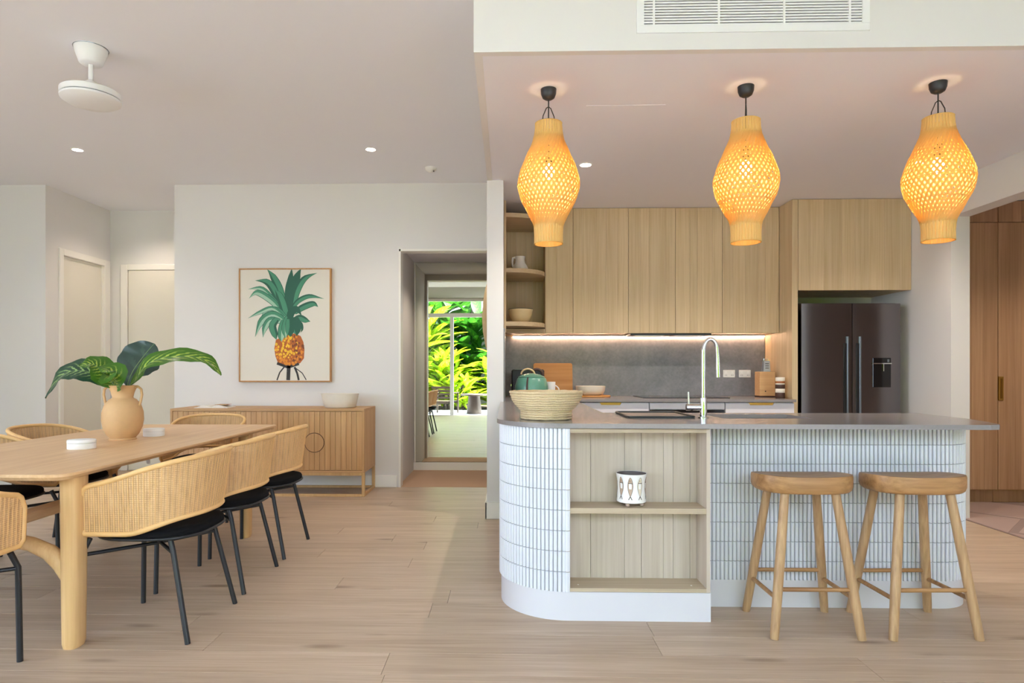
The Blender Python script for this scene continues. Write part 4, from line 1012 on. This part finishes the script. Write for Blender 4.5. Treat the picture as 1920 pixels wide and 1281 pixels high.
bx(0.02, 0.13, -0.06, 0.07, 0, 0.004).build('printed_photo', plain('print_tan', (190, 150, 112), 0.6), t, (0, 0, 0.0265))

# painting: pineapple print built from flat painted shapes
pa = thing('framed_painting', 'framed painting of a pineapple with long green crown leaves', 'painting', (-2.22, YF, 1.618))
PW, PH = 0.462, 0.566
def frame_mb():
    m = MB(); d0, d1 = -0.045, 0.0; f = 0.012
    m.box(-PW, -PW + f, d0, d1, -PH, PH); m.box(PW - f, PW, d0, d1, -PH, PH); m.box(-PW + f, PW - f, d0, d1, PH - f, PH); m.box(-PW + f, PW - f, d0, d1, -PH, -PH + f); return m
FRAMEW = wood('frame_oak', (190, 140, 84), (160, 110, 62), 'Z', 40, 0.5, 0.02)
frame_mb().build('frame', FRAMEW, pa)
bx(-PW + 0.012, PW - 0.012, -0.038, -0.002, -PH + 0.012, PH - 0.012).build('canvas', plain('canvas_cream', (226, 220, 208), 0.85, bump=0.1, bscale=900, var=0.02), pa)
G = [plain('paint_green_dark', (40, 92, 74), 0.7), plain('paint_green_mid', (72, 138, 108), 0.7), plain('paint_green_pale', (160, 196, 172), 0.7), plain('paint_ink', (52, 50, 50), 0.7)]
# art pixels from the zoom: x 105..920 , y 125..1145 on the canvas
def AX(px, py): return ((px - 512)/408*(PW - 0.012), (635 - py)/510*(PH - 0.012))
lay = [0.0]
layers = {0: MB(), 1: MB(), 2: MB(), 3: MB()}
def blade(pts, wmax, g, half=None):
    """tapering brush stroke: dark base, mid lit half, pale edge"""
    P = [Vector(AX(*p)) for p in pts]
    q = []; n = 14
    for i in range(n + 1):
        u = i/n*(len(P) - 1); k = min(int(u), len(P) - 2); f = u - k
        p0, p1, p2, p3 = P[max(k-1, 0)], P[k], P[k+1], P[min(k+2, len(P)-1)]
        q.append(0.5*((2*p1) + (p2 - p0)*f + (2*p0 - 5*p1 + 4*p2 - p3)*f*f + (3*p1 - p0 - 3*p2 + p3)*f**3))
    lay[0] += 0.00006
    s_ = (PW - 0.012)/408
    def strip(mb, o0, o1, e):
        vs = []
        for i in range(n + 1):
            t_ = (q[min(i+1, n)] - q[max(i-1, 0)]).normalized(); nr_ = Vector((-t_.y, t_.x)); u = i/n
            w = wmax*s_*(0.35 + 0.65*math.sin(PI*min(1, 0.18 + u*0.82)))*(1 if u < 0.7 else (1 - u)/0.3*0.97 + 0.03)
            for oo in (o0, o1):
                p = q[i] + nr_*w*oo
                p.x = max(-PW + 0.0125, min(PW - 0.0125, p.x)); p.y = max(-PH + 0.0125, min(PH - 0.0125, p.y))
                vs.append((p.x, -0.0383 - lay[0] - e, p.y))
        mb.add(vs, [(2*k, 2*k+1, 2*k+3, 2*k+2) for k in range(n)])
    wmax *= 0.86; strip(layers[0], -1.0, 1.0, 0)
    if g >= 1: strip(layers[1], -0.85, 0.35, 0.00002)
    if g >= 2: strip(layers[2], -0.1, 0.85, 0.00004)
B_ = [([(520, 560), (470, 330), (410, 200), (350, 120)], 42, 1), ([(530, 560), (540, 330), (565, 200), (575, 110)], 34, 0), ([(560, 540), (580, 340), (620, 200), (660, 110)], 46, 0),
      ([(480, 470), (420, 330), (350, 240), (240, 225)], 40, 1), ([(470, 480), (400, 400), (300, 300), (175, 305)], 30, 2), ([(470, 500), (400, 420), (300, 350), (240, 340), (185, 390)], 36, 2),
      ([(590, 480), (620, 330), (690, 210), (805, 157)], 36, 1), ([(580, 480), (640, 410), (740, 370), (870, 395)], 26, 1), ([(600, 520), (680, 470), (770, 440), (815, 470)], 34, 1),
      ([(530, 600), (500, 470), (460, 360), (420, 310)], 44, 1), ([(510, 560), (440, 500), (350, 500), (300, 550)], 36, 2), ([(500, 560), (400, 480), (280, 520), (175, 572)], 24, 2),
      ([(500, 590), (400, 540), (300, 600), (240, 745)], 44, 2), ([(470, 600), (380, 590), (330, 660), (312, 750)], 36, 2), ([(550, 600), (570, 520), (620, 490), (665, 550)], 40, 0),
      ([(570, 620), (640, 570), (700, 590), (745, 603)], 34, 1), ([(440, 580), (400, 640), (420, 720), (435, 770)], 40, 1), ([(510, 590), (490, 660), (480, 740), (482, 790)], 44, 2), ([(580, 590), (590, 640), (600, 680), (610, 720)], 44, 1),
      ([(620, 590), (660, 620), (670, 670), (655, 705)], 14, 0), ([(540, 560), (520, 630), (515, 700), (520, 760)], 40, 2), ([(565, 560), (560, 640), (560, 700), (562, 745)], 46, 0), ([(600, 560), (625, 620), (628, 680), (618, 740)], 40, 0), ([(545, 580), (545, 640), (540, 690), (535, 735)], 34, 1)]
fruit_out = [(430, 770), (415, 850), (425, 920), (450, 985), (510, 1005), (590, 1010), (650, 985), (685, 940), (690, 860), (680, 790), (655, 735), (600, 712), (540, 715), (480, 745)]
fo = [AX(*p) for p in fruit_out]
MB().add([(p[0], -0.0386, p[1]) for p in fo] + [(p[0], -0.0380, p[1]) for p in fo], [tuple(range(14))[::-1], tuple(range(14, 28))] + [(i, (i+1) % 14, 14 + (i+1) % 14, 14 + i) for i in range(14)]).build('painted_fruit', plain('paint_rust', (176, 96, 40), 0.7), pa)
YEL = [plain('paint_yellow', (238, 190, 52), 0.7), plain('paint_orange', (220, 138, 44), 0.7), plain('paint_brown', (120, 66, 40), 0.7)]
sc_ = [MB(), MB(), MB()]
rnd = random.Random(3)
for k_ in range(190):
    px = rnd.uniform(418, 690); py = rnd.uniform(722, 1000)
    ex = (px - 553)/134; ey = (py - 862)/142
    if ex*ex + ey*ey > 0.95: continue
    v = rnd.random(); m = (0 if v < 0.68 else 1) if ex < 0.1 else ((0 if v < 0.2 else 1 if v < 0.7 else 2) if ex < 0.55 else (1 if v < 0.35 else 2))
    if ey > 0.6 and v < 0.7: m = max(1, m)
    a = AX(px, py); s_ = rnd.uniform(0.010, 0.018); e_ = -0.0389 - k_*0.000004
    ph = rnd.uniform(0, 1); st_ = rnd.uniform(0.6, 1.0)
    sc_[m].add([(a[0] + s_*st_*math.cos(ph + k*2*PI/7)*rnd.uniform(.75, 1.2), e_, a[1] + s_*math.sin(ph + k*2*PI/7)*rnd.uniform(.75, 1.2)) for k in range(7)], [tuple(range(7))[::-1]])
for k, nm in enumerate(('yellow_scales', 'orange_scales', 'brown_scales')): stuff(sc_[k].build(nm, YEL[k], pa))
lay[0] = 0.0009
for (p, wv, g) in B_: blade(p, wv, g)
for k, nm in enumerate(('dark_leaf_paint', 'mid_leaf_paint', 'pale_leaf_paint')): layers[k].build(nm, G[k], pa)
ink = layers[3]
for pts, wv in (([(548, 1005), (545, 1060), (542, 1140)], 17), ([(505, 1020), (465, 1070), (440, 1140)], 6), ([(600, 1020), (625, 1080), (638, 1140)], 9), ([(610, 1030), (670, 1075), (706, 1138)], 4), ([(440, 985), (540, 1022), (640, 990)], 12)):
    P = [AX(*p) for p in pts]; s_ = (PW - 0.012)/408
    for (a, b_) in zip(P, P[1:]):
        d = Vector((b_[0] - a[0], b_[1] - a[1])).normalized(); nrm = Vector((-d.y, d.x))*wv*s_
        ink.add([(a[0] + nrm.x, -0.0388, a[1] + nrm.y), (a[0] - nrm.x, -0.0388, a[1] - nrm.y), (b_[0] - nrm.x, -0.0388, b_[1] - nrm.y), (b_[0] + nrm.x, -0.0388, b_[1] + nrm.y)], [(0, 1, 2, 3)])
ink.build('ink_strokes', G[3], pa)

# mirror in the hall
MIRR = plain('mirror_silver', (238, 244, 232), 0.0, 1.0)
mi = thing('wall_mirror', 'tall frameless mirror in the hall reflecting the garden doors', 'mirror', (-0.2, 7.49, 0.095))
bx(-0.88, 0.88, -0.012, 0.0, 0, 2.33).build('mirror_glass', MIRR, mi)
bx(-0.895, -0.88, -0.02, 0.005, 0, 2.33).build('edge_trim', TRIM, mi)
hb = thing('curved_board', 'pale wooden board with a curved edge hung just inside the doorway', 'board', (-0.02, 7.0, 1.15))
vs = []; n = 24
pl = [(0.26*math.cos(2*PI*k/n), 0.6 + 0.62*math.sin(2*PI*k/n)) for k in range(n)]
MB().add([(p[0], -0.02, p[1]) for p in pl] + [(p[0], 0.02, p[1]) for p in pl], [tuple(range(n)), tuple(range(2*n-1, n-1, -1))] + [(i, n + i, n + (i+1) % n, (i+1) % n) for i in range(n)]).build('board_face', KWOOD, hb)
bx(-0.004, 0.004, -0.004, 0.004, 1.2, 1.29).build('hanging_cord', BROWN, hb)

# ================================================================== DINING TABLE
TX0, TX1, TY0, TY1, TZ = -2.88, -1.765, 2.50, 4.88, 0.75
tc_ = Vector(((TX0 + TX1)/2, (TY0 + TY1)/2, 0))
tb = thing('dining_table', 'long oak dining table with rounded corners and post legs', 'table', tc_)
hw_, hl = (TX1 - TX0)/2, (TY1 - TY0)/2
outl = rrect(-hw_, hw_, -hl, hl, (0.07, 0.05, 0.16, 0.07), 7)
n = len(outl)
def inset_poly(pl, d):
    c = []
    for i in range(len(pl)):
        p0, p1, p2 = Vector(pl[i-1]), Vector(pl[i]), Vector(pl[(i+1) % len(pl)])
        e1 = (p1-p0).normalized(); e2 = (p2-p1).normalized(); q = (Vector((-e1.y, e1.x)) + Vector((-e2.y, e2.x))).normalized()
        c.append(tuple(p1 + q*d))
    return c
lv = [(inset_poly(outl, 0.05), 0.718), (inset_poly(outl, 0.012), 0.724), (outl, 0.738), (outl, 0.747), (inset_poly(outl, 0.003), 0.75)]
vs = [(p[0], p[1], z) for pl, z in lv for p in pl]; fs = []
for i in range(4):
    for k in range(n): fs.append((i*n + k, i*n + (k+1) % n, (i+1)*n + (k+1) % n, (i+1)*n + k))
fs += [tuple(range(n))[::-1], tuple(4*n + k for k in range(n))]
MB().add(vs, fs).build('tabletop', TWOOD, tb, smooth=35)
def table_leg(x, y, sx):
    m = MB(); pr = []
    for z, a, b_ in ((0.0, 0.031, 0.042), (0.02, 0.036, 0.047), (0.30, 0.039, 0.05), (0.60, 0.041, 0.052), (0.719, 0.043, 0.055)):
        pr.append([(x + math.copysign(abs(math.cos(t_))**0.7, math.cos(t_))*a, y + math.copysign(abs(math.sin(t_))**0.7, math.sin(t_))*b_, z) for t_ in [2*PI*k/20 for k in range(20)]])
    vs = [p for r in pr for p in r]; fs = [(i*20 + k, i*20 + (k+1) % 20, (i+1)*20 + (k+1) % 20, (i+1)*20 + k) for i in range(4) for k in range(20)]
    fs += [tuple(range(20))[::-1], tuple(80 + k for k in range(20))]
    m.add(vs, fs); return m.build('leg', LWOOD, tb, smooth=50)
for (lx, ly) in ((-1.835, 2.665), (-2.80, 2.665), (-1.835, 4.44), (-2.80, 4.44)): table_leg(lx - tc_.x, ly - tc_.y, 0)
for ly in (2.665, 4.44):
    for sx in (-1, 1):
        x1 = sx*0.4825
        pts = [(x1, ly - tc_.y, 0.24), (x1 - sx*0.012, ly - tc_.y, 0.29), (x1 - sx*0.045, ly - tc_.y, 0.345), (x1 - sx*0.10, ly - tc_.y, 0.395), (x1 - sx*0.18, ly - tc_.y, 0.43), (x1 - sx*0.30, ly - tc_.y, 0.452), (0, ly - tc_.y, 0.46)]
        MB().tube(pts, [0.028, 0.034, 0.036, 0.033, 0.030, 0.030, 0.032], 12, up=(0, 1, 0)).build('cross_arm', LWOOD, tb, smooth=60)
bx(-0.045, 0.045, 2.665 - tc_.y - 0.03, 4.44 - tc_.y + 0.03, 0.44, 0.485, 0.006).build('centre_beam', TWOOD, tb)

# ================================================================== DINING CHAIRS
def chair_meshes():
    # plan path of the woven shell: u from -1 (one arm front) through 0 (back) to 1
    NU, NV = 64, 8
    path = []
    yfr, ymid, hx = 0.215, -0.01, 0.265
    L1 = yfr - ymid; ell_b = 0.225
    ang = [PI*k/40 for k in range(41)]
    raw = [(hx, yfr - L1*k/10) for k in range(10)] + [(hx*math.copysign(abs(math.cos(a))**0.85, math.cos(a)), ymid - ell_b*abs(math.sin(a))**0.85) for a in ang] + [(-hx, ymid + L1*k/10) for k in range(1, 11)]
    ls = [0.0]
    for a, b_ in zip(raw, raw[1:]): ls.append(ls[-1] + math.dist(a, b_))
    T = ls[-1]
    def at(s):
        s = max(0, min(T, s))
        for i in range(len(ls) - 1):
            if ls[i+1] >= s:
                f = (s - ls[i])/max(1e-9, ls[i+1] - ls[i]); return (raw[i][0] + (raw[i+1][0]-raw[i][0])*f, raw[i][1] + (raw[i+1][1]-raw[i][1])*f)
        return raw[-1]
    def sm(x): x = max(0, min(1, x)); return x*x*(3 - 2*x)
    def zt(y): # top edge by depth
        q = (0.215 - y)/0.49
        return 0.672 + 0.128*(0.35*max(0, min(1, q)) + 0.65*sm(q))
    def zbm(y):
        q = (0.03 - y)/0.26
        return 0.472 + 0.062*sm(q)
    def pt(s, v, off=0.0):
        x, y = at(s)
        z0, z1 = zbm(y), zt(y)
        e = min(s, T - s); R = 0.05
        if e < R: z1 -= R - math.sqrt(max(0, R*R - (R - e)**2))
        if e < 0.02: z0 += 0.02 - math.sqrt(max(0, 0.0004 - (0.02 - e)**2))
        z = z0 + (z1 - z0)*v
        q = max(0, min(1, (0.0 - y)/0.27))
        lean = 0.036*(z - 0.5)/0.29*q + 0.012*(z - 0.5)/0.29     # back leans out
        d = Vector((x, y + 0.0, 0)); d2 = Vector((x*0.6, min(y, 0)*1.0, 0))
        if d2.length > 1e-6: d2.normalize()
        p = Vector((x, y, z)) + d2*(lean + off)
        return p, z
    shell = MB()
    for off, flip in ((0.0, False), (-0.009, True)):
        vs = []; uv = []
        for i in range(NU + 1):
            for jv in range(NV + 1):
                p, z = pt(T*i/NU, jv/NV, off); vs.append(p); uv.append((T*i/NU, z))
        fs = []
        for i in range(NU):
            for jv in range(NV):
                a = i*(NV+1) + jv; q = (a, a + 1, a + NV + 2, a + NV + 1); fs.append(q if not flip else q[::-1])
        shell.add(vs, fs, uv)
    rim = []
    for i in range(NU + 1): rim.append(pt(T*i/NU, 1.0, -0.0045)[0])
    for k in range(1, 6): rim.append(pt(T, 1 - k/6, -0.0045)[0])
    for i in range(NU, -1, -1): rim.append(pt(T*i/NU, 0.0, -0.0045)[0])
    for k in range(1, 6): rim.append(pt(0, k/6, -0.0045)[0])
    stakes = MB()
    ns = int(T/0.021)
    for k in range(1, ns):
        s_ = T*k/ns
        stakes.tube([pt(s_, v, 0.0006)[0] for v in (0.02, 0.35, 0.68, 0.98)], 0.0015, 5, cap=False)
        stakes.tube([pt(s_, v, -0.0096)[0] for v in (0.02, 0.35, 0.68, 0.98)], 0.0015, 5, cap=False)
    M = {}
    M['shell'] = shell.mesh('woven_shell', WEAVE, 60)
    M['rim'] = MB().tube(rim, 0.0118, 10, closed=True).mesh('rim', RATT, 70)
    M['stakes'] = stakes.mesh('cane_stakes', RATT, 60)
    def sq(q, kx, ky): return [(math.copysign(abs(math.cos(a))**0.72, math.cos(a))*kx*q, math.copysign(abs(math.sin(a))**0.72, math.sin(a))*ky*q - 0.005) for a in [2*PI*k/36 for k in range(36)]]
    seat = MB(); lvl = [(0.96, 0.440), (1.0, 0.446), (1.0, 0.466), (0.97, 0.476), (0.85, 0.482), (0.5, 0.484)]
    vs = [(p[0], p[1], z) for q, z in lvl for p in sq(q, 0.243, 0.236)]; fs = [(i*36 + k, i*36 + (k+1) % 36, (i+1)*36 + (k+1) % 36, (i+1)*36 + k) for i in range(5) for k in range(36)]
    fs += [tuple(range(36))[::-1], tuple(180 + k for k in range(36))]
    M['seat'] = seat.add(vs, fs).mesh('seat', BLACKF, 60)
    pan = [(p[0], p[1], 0.443) for p in sq(1.0, 0.243, 0.236)]
    M['pan'] = MB().tube(pan, 0.007, 8, closed=True).mesh('seat_rim', BLACKM, 60)
    M['legs'] = []
    for sx in (-1, 1):
        M['legs'].append(MB().tube([(sx*0.237, 0.232, 0), (sx*0.234, 0.226, 0.38), (sx*0.222, 0.20, 0.445)], 0.0115, 12).mesh('leg', BLACKM, 60))
        M['legs'].append(MB().tube([(sx*0.237, -0.233, 0), (sx*0.198, -0.150, 0.38), (sx*0.190, -0.13, 0.445)], 0.0115, 12).mesh('leg', BLACKM, 60))
    M['braces'] = [MB().tube([(sx*0.234, 0.226, 0.375), (0, 0.03, 0.375 + (0.008 if sx > 0 else -0.008)), (-sx*0.198, -0.15, 0.375)], 0.0085, 10).mesh('cross_brace', BLACKM, 60) for sx in (-1, 1)]
    return M
CM = chair_meshes()
def chair(x, y, rz, label):
    t = thing('dining_chair', label, 'chair', (x, y, 0), rz, 'rattan chairs around the dining table')
    put(CM['shell'], 'woven_shell', t); put(CM['rim'], 'rim', t); stuff(put(CM['stakes'], 'cane_stakes', t))
    s_ = put(CM['seat'], 'seat', t); put(CM['pan'], 'seat_rim', t)
    for l in CM['legs']: put(l, 'leg', t)
    for l in CM['braces']: put(l, 'cross_brace', t)
    return t
chair(-1.595, 2.93, PI/2, 'rattan chair with its whole woven side in view, nearest the camera on the kitchen side')
chair(-1.605, 3.535, PI/2, 'middle rattan chair on the kitchen side of the table')
chair(-1.61, 4.15, PI/2, 'rattan chair on the kitchen side of the table, nearest the sideboard')
chair(-2.94, 2.95, -PI/2, 'rattan chair across the table, cut off by the edge of the photo')
chair(-2.94, 3.555, -PI/2, 'middle rattan chair across the table, mostly hidden by the tabletop')
chair(-2.94, 4.165, -PI/2, 'rattan chair across the table behind the vase')
c1 = chair(-2.19, 2.285, 0.0, 'rattan chair at the near head of the table, only one arm in view')
chair(-2.41, 5.06, PI + 0.10, 'rattan chair at the far head of the table before the sideboard')
bx(-0.010, 0.010, -0.001, 0.001, 0.682, 0.719).build('care_tag', CERAM, tb, (-1.86 - tc_.x, 3.27 - tc_.y, 0))

# table setting
va = thing('vase', 'tan two handled stoneware vase in the middle of the table', 'vase', (-2.318, 3.80, TZ))
vp = [(0, 0), (0.074, 0.0), (0.076, 0.006), (0.070, 0.012), (0.088, 0.035), (0.106, 0.075), (0.113, 0.12), (0.111, 0.165), (0.098, 0.21), (0.075, 0.240), (0.058, 0.250), (0.056, 0.256), (0.063, 0.285), (0.076, 0.318), (0.080, 0.326), (0.074, 0.326), (0.055, 0.27), (0.0, 0.25)]
MB().lathe(vp, 48).build('vase_body', TERRA, va, smooth=60)
for sx in (-1, 1):
    MB().tube([(sx*0.068, 0, 0.312), (sx*0.095, 0, 0.318), (sx*0.113, 0, 0.302), (sx*0.117, 0, 0.27), (sx*0.110, 0, 0.235), (sx*0.103, 0, 0.205)], 0.0075, 10).build('handle', TERRA, va, smooth=70)
for (x, y, w, h, rz, lab) in ((-2.262, 3.345, 0.068, 0.050, 0.3, 'low white lidded box nearer the camera on the table'), (-2.24, 4.0, 0.062, 0.05, 0.3, 'low white lidded box farther back beside the vase')):
    t = thing('trinket_box', lab, 'box', (x, y, TZ), rz, 'white boxes on the dining table')
    MB().lathe([(0, 0), (w - 0.003, 0), (w, 0.003), (w, h*0.62), (0, h*0.62)], 36, sy=0.8).build('box_body', CERAM, t, smooth=40)
    MB().lathe([(0, h*0.64), (w - 0.001, h*0.64), (w + 0.001, h*0.68), (w, h - 0.003), (w - 0.004, h), (0, h)], 36, sy=0.8).build('lid', CERAM, t, smooth=40)
# leaves
lf = thing('leaf_arrangement', 'five broad patterned tropical leaves spreading out of the tan vase', 'leaves', (-2.318, 3.80, TZ + 0.27))
lo_ = Vector((-2.318, 3.80, TZ + 0.27))
def leaf(pts, wmax, face, mat, fold=0.35, n=22, peak=0.45):
    """broad leaf blade: midrib through pts (world), `face` = direction the upper side looks to"""
    P = [Vector(p) - lo_ for p in pts]; q = []
    for i in range(n + 1):
        u = i/n*(len(P) - 1); k = min(int(u), len(P) - 2); f = u - k
        p0, p1, p2, p3 = P[max(k-1, 0)], P[k], P[k+1], P[min(k+2, len(P)-1)]
        q.append(0.5*((2*p1) + (p2 - p0)*f + (2*p0 - 5*p1 + 4*p2 - p3)*f*f + (3*p1 - p0 - 3*p2 + p3)*f**3))
    F0 = [Vector(f) for f in (face if isinstance(face[0], (tuple, list)) else [face, face])]
    vs = []; uv = []; NC = 6
    for i in range(n + 1):
        u = i/n; t_ = (q[min(i+1, n)] - q[max(i-1, 0)]).normalized()
        fc_ = F0[0].lerp(F0[-1], u) if len(F0) == 2 else (F0[0].lerp(F0[1], u*2) if u < 0.5 else F0[1].lerp(F0[2], u*2 - 1))
        sd = t_.cross(fc_).normalized(); up = sd.cross(t_).normalized()
        if u < 0.08: w = 0.03
        else:
            e = (u - 0.08)/0.92
            w = math.sin(PI*e**(math.log(0.5)/math.log(peak)))**0.8 if 0 < e < 1 else 0
        w = max(w*wmax, 0.003)
        for c in range(NC + 1):
            v = c/NC*2 - 1
            ripple = 0.006*math.sin(u*30 + v*3)*abs(v)
            vs.append(q[i] + sd*(w*v) + up*(abs(v)*w*fold + ripple - (abs(v)**2)*w*fold*0.5)); uv.append((u, v))
    fs = [(i*(NC+1) + c, i*(NC+1) + c + 1, (i+1)*(NC+1) + c + 1, (i+1)*(NC+1) + c) for i in range(n) for c in range(NC)]
    o = MB().add(vs, fs, uv).build('leaf', mat, lf, smooth=180)
    MB().tube([q[i] + Vector((0, 0, 0)) for i in range(0, n + 1, 2)], [0.004*(1 - 0.8*i/n) for i in range(0, n + 1, 2)], 6).build('midrib', plain('pale_midrib', (120, 150, 90), 0.5), o, smooth=60)
leaf([(-2.31, 3.80, 1.05), (-2.24, 3.79, 1.10), (-2.16, 3.78, 1.20), (-2.02, 3.76, 1.243), (-1.85, 3.74, 1.245), (-1.745, 3.73, 1.205), (-1.69, 3.73, 1.135)], 0.070, [(-0.5, -0.75, 0.5), (0.1, -0.7, 0.75), (0.5, -0.2, 0.8)], LEAF_B, 0.3, peak=0.45)
leaf([(-2.32, 3.84, 1.05), (-2.31, 3.88, 1.15), (-2.27, 3.93, 1.25), (-2.215, 3.96, 1.335)], 0.14, [(0.1, 0.8, 0.3), (0.3, 0.9, 0.2)], LEAF_U, -0.1, peak=0.55)
leaf([(-2.33, 3.80, 1.05), (-2.40, 3.79, 1.09), (-2.47, 3.77, 1.145), (-2.56, 3.75, 1.165), (-2.65, 3.73, 1.13), (-2.73, 3.72, 1.0)], 0.085, [(0.35, -0.75, 0.6), (-0.1, -0.75, 0.7), (-0.6, -0.7, 0.5)], LEAF_D, 0.3, peak=0.55)
leaf([(-2.33, 3.78, 1.05), (-2.36, 3.75, 1.10), (-2.40, 3.72, 1.17), (-2.44, 3.69, 1.205), (-2.49, 3.66, 1.19)], 0.085, [(0.3, -0.8, 0.5), (0, -0.5, 0.9)], LEAF_B, 0.25, peak=0.5)
leaf([(-2.31, 3.75, 1.05), (-2.30, 3.71, 1.08), (-2.29, 3.67, 1.13), (-2.30, 3.63, 1.165), (-2.31, 3.60, 1.15)], 0.085, [(-0.1, -0.85, 0.35), (0, -0.6, 0.8)], LEAF_B, 0.2, peak=0.5)

# ================================================================== GARDEN (seen in the mirror)
structure('ground', bx(-30, 30, -30, 30, -0.16, -0.10), SOIL, 'garden soil around the house', 'ground')
structure('patio', bx(-9, 7, -4.2, -1.80, -0.10, -0.02), DECKM, 'pale paved patio outside the garden doors', 'patio')
fn = thing('garden_fence', 'dark timber fence along the back of the garden', 'fence', (-1, -8.5, -0.1))
for k in range(30): bx(-0.245, 0.245, -0.02, 0.02, 0, 3.0).build('board', FENCEM, fn, (-7.5 + 0.5*k, random.uniform(-0.01, 0.01), 0))
def garden_plant(x, y, h, n, lw, mat, label, kind, rnd):
    t = thing('garden_plant', label, 'plant', (x, y, -0.1), 0, 'leafy plants along the garden fence')
    L = MB()
    for k in range(n):
        a = rnd.uniform(0, 2*PI); el = rnd.uniform(0.5, 1.35); ln = min(1.25, h*rnd.uniform(0.3, 0.6)); z0 = h*rnd.uniform(0.05, 0.75)
        dirv = Vector((math.cos(a)*math.cos(el), math.sin(a)*math.cos(el), math.sin(el))); sd = Vector((-math.sin(a), math.cos(a), rnd.uniform(-0.6, 0.6))).normalized()
        p = Vector((rnd.uniform(-0.3, 0.3), rnd.uniform(-0.3, 0.3), z0)); vs = []; uv = []
        for i in range(6):
            u = i/5; c = p + dirv*ln*u + Vector((math.cos(a), math.sin(a), -0.9))*ln*0.35*u*u
            w = lw*math.sin(PI*min(0.98, 0.06 + u*0.94))**0.8
            for v in (-1, 0, 1): vs.append(c + sd*w*v + Vector((0, 0, abs(v)*w*0.3))); uv.append((u, v))
        L.add(vs, [(3*i + c, 3*i + c + 1, 3*i + c + 4, 3*i + c + 3) for i in range(5) for c in range(2)], uv)
    stuff(L.build('foliage', mat, t, smooth=180))
    MB().tube([(0, 0, 0), (0.03, 0, h*0.4), (0, 0.03, h*0.8)], [0.05, 0.04, 0.02], 8).build('stem', DARKW, t, smooth=60)
rg = random.Random(11)
specs = [(-3.6, -5.2, 3.4, 90, 0.12, GLEAF, 'tall yellow green garden plant behind the door post'), (-2.7, -5.6, 3.8, 90, 0.14, GLEAF, 'tall bright garden plant left of the patio table'),
         (-1.9, -5.0, 2.2, 90, 0.10, GLEAF, 'lower bright garden plant behind the patio chair'), (-1.2, -6.6, 4.2, 90, 0.20, GLEAF2, 'large dark leaved banana plant at the fence'),
         (-0.4, -5.4, 1.9, 90, 0.10, GLEAF, 'low lime coloured plant beside the patio table'), (-2.2, -6.9, 4.4, 80, 0.22, GLEAF2, 'second dark leaved banana plant near the fence'),
         (0.5, -6.2, 3.6, 80, 0.16, GLEAF2, 'deep green garden plant out to one side'), (-4.6, -6.0, 4.0, 80, 0.16, GLEAF2, 'deep green garden plant at the patio corner'),
         (-1.4, -4.6, 1.2, 70, 0.07, GLEAF, 'small lime plant at the patio edge'), (1.8, -5.4, 2.6, 60, 0.14, GLEAF, 'bright garden plant past the patio table')]
for sp in specs: garden_plant(*sp[:6], sp[6], None, rg)
t = thing('patio_table', 'round dark pedestal table on the patio', 'table', (-0.92, -2.6, -0.02))
MB().lathe([(0, 0), (0.20, 0), (0.21, 0.02), (0.19, 0.2), (0.16, 0.45), (0.17, 0.50), (0, 0.50)], 32).build('pedestal', DARKW, t, smooth=50)
MB().lathe([(0, 0.50), (0.36, 0.50), (0.38, 0.515), (0.38, 0.535), (0.37, 0.545), (0, 0.545)], 36).build('table_top', DARKW, t, smooth=40)
t = thing('patio_armchair', 'low dark timber armchair with slatted seat on the patio', 'chair', (-1.75, -2.7, -0.02), 0.2)
for sx in (-1, 1):
    for sy in (-1, 1): bx(sx*0.30 - 0.02, sx*0.30 + 0.02, sy*0.30 - 0.02, sy*0.30 + 0.02, 0, 0.56).build('leg', DARKW, t)
    bx(sx*0.30 - 0.03, sx*0.30 + 0.03, -0.36, 0.34, 0.56, 0.585).build('armrest', DARKW, t)
for k in range(7): bx(-0.28, 0.28, -0.28 + k*0.085, -0.215 + k*0.085, 0.33, 0.35).build('slat', DARKW, t)
for k in range(4): bx(-0.28, 0.28, 0.27, 0.29, 0.42 + k*0.09, 0.48 + k*0.09).build('back_slat', DARKW, t)
for sy in (-0.29, 0.29): bx(-0.28, 0.28, sy - 0.012, sy + 0.012, 0.28, 0.33).build('seat_rail', DARKW, t)
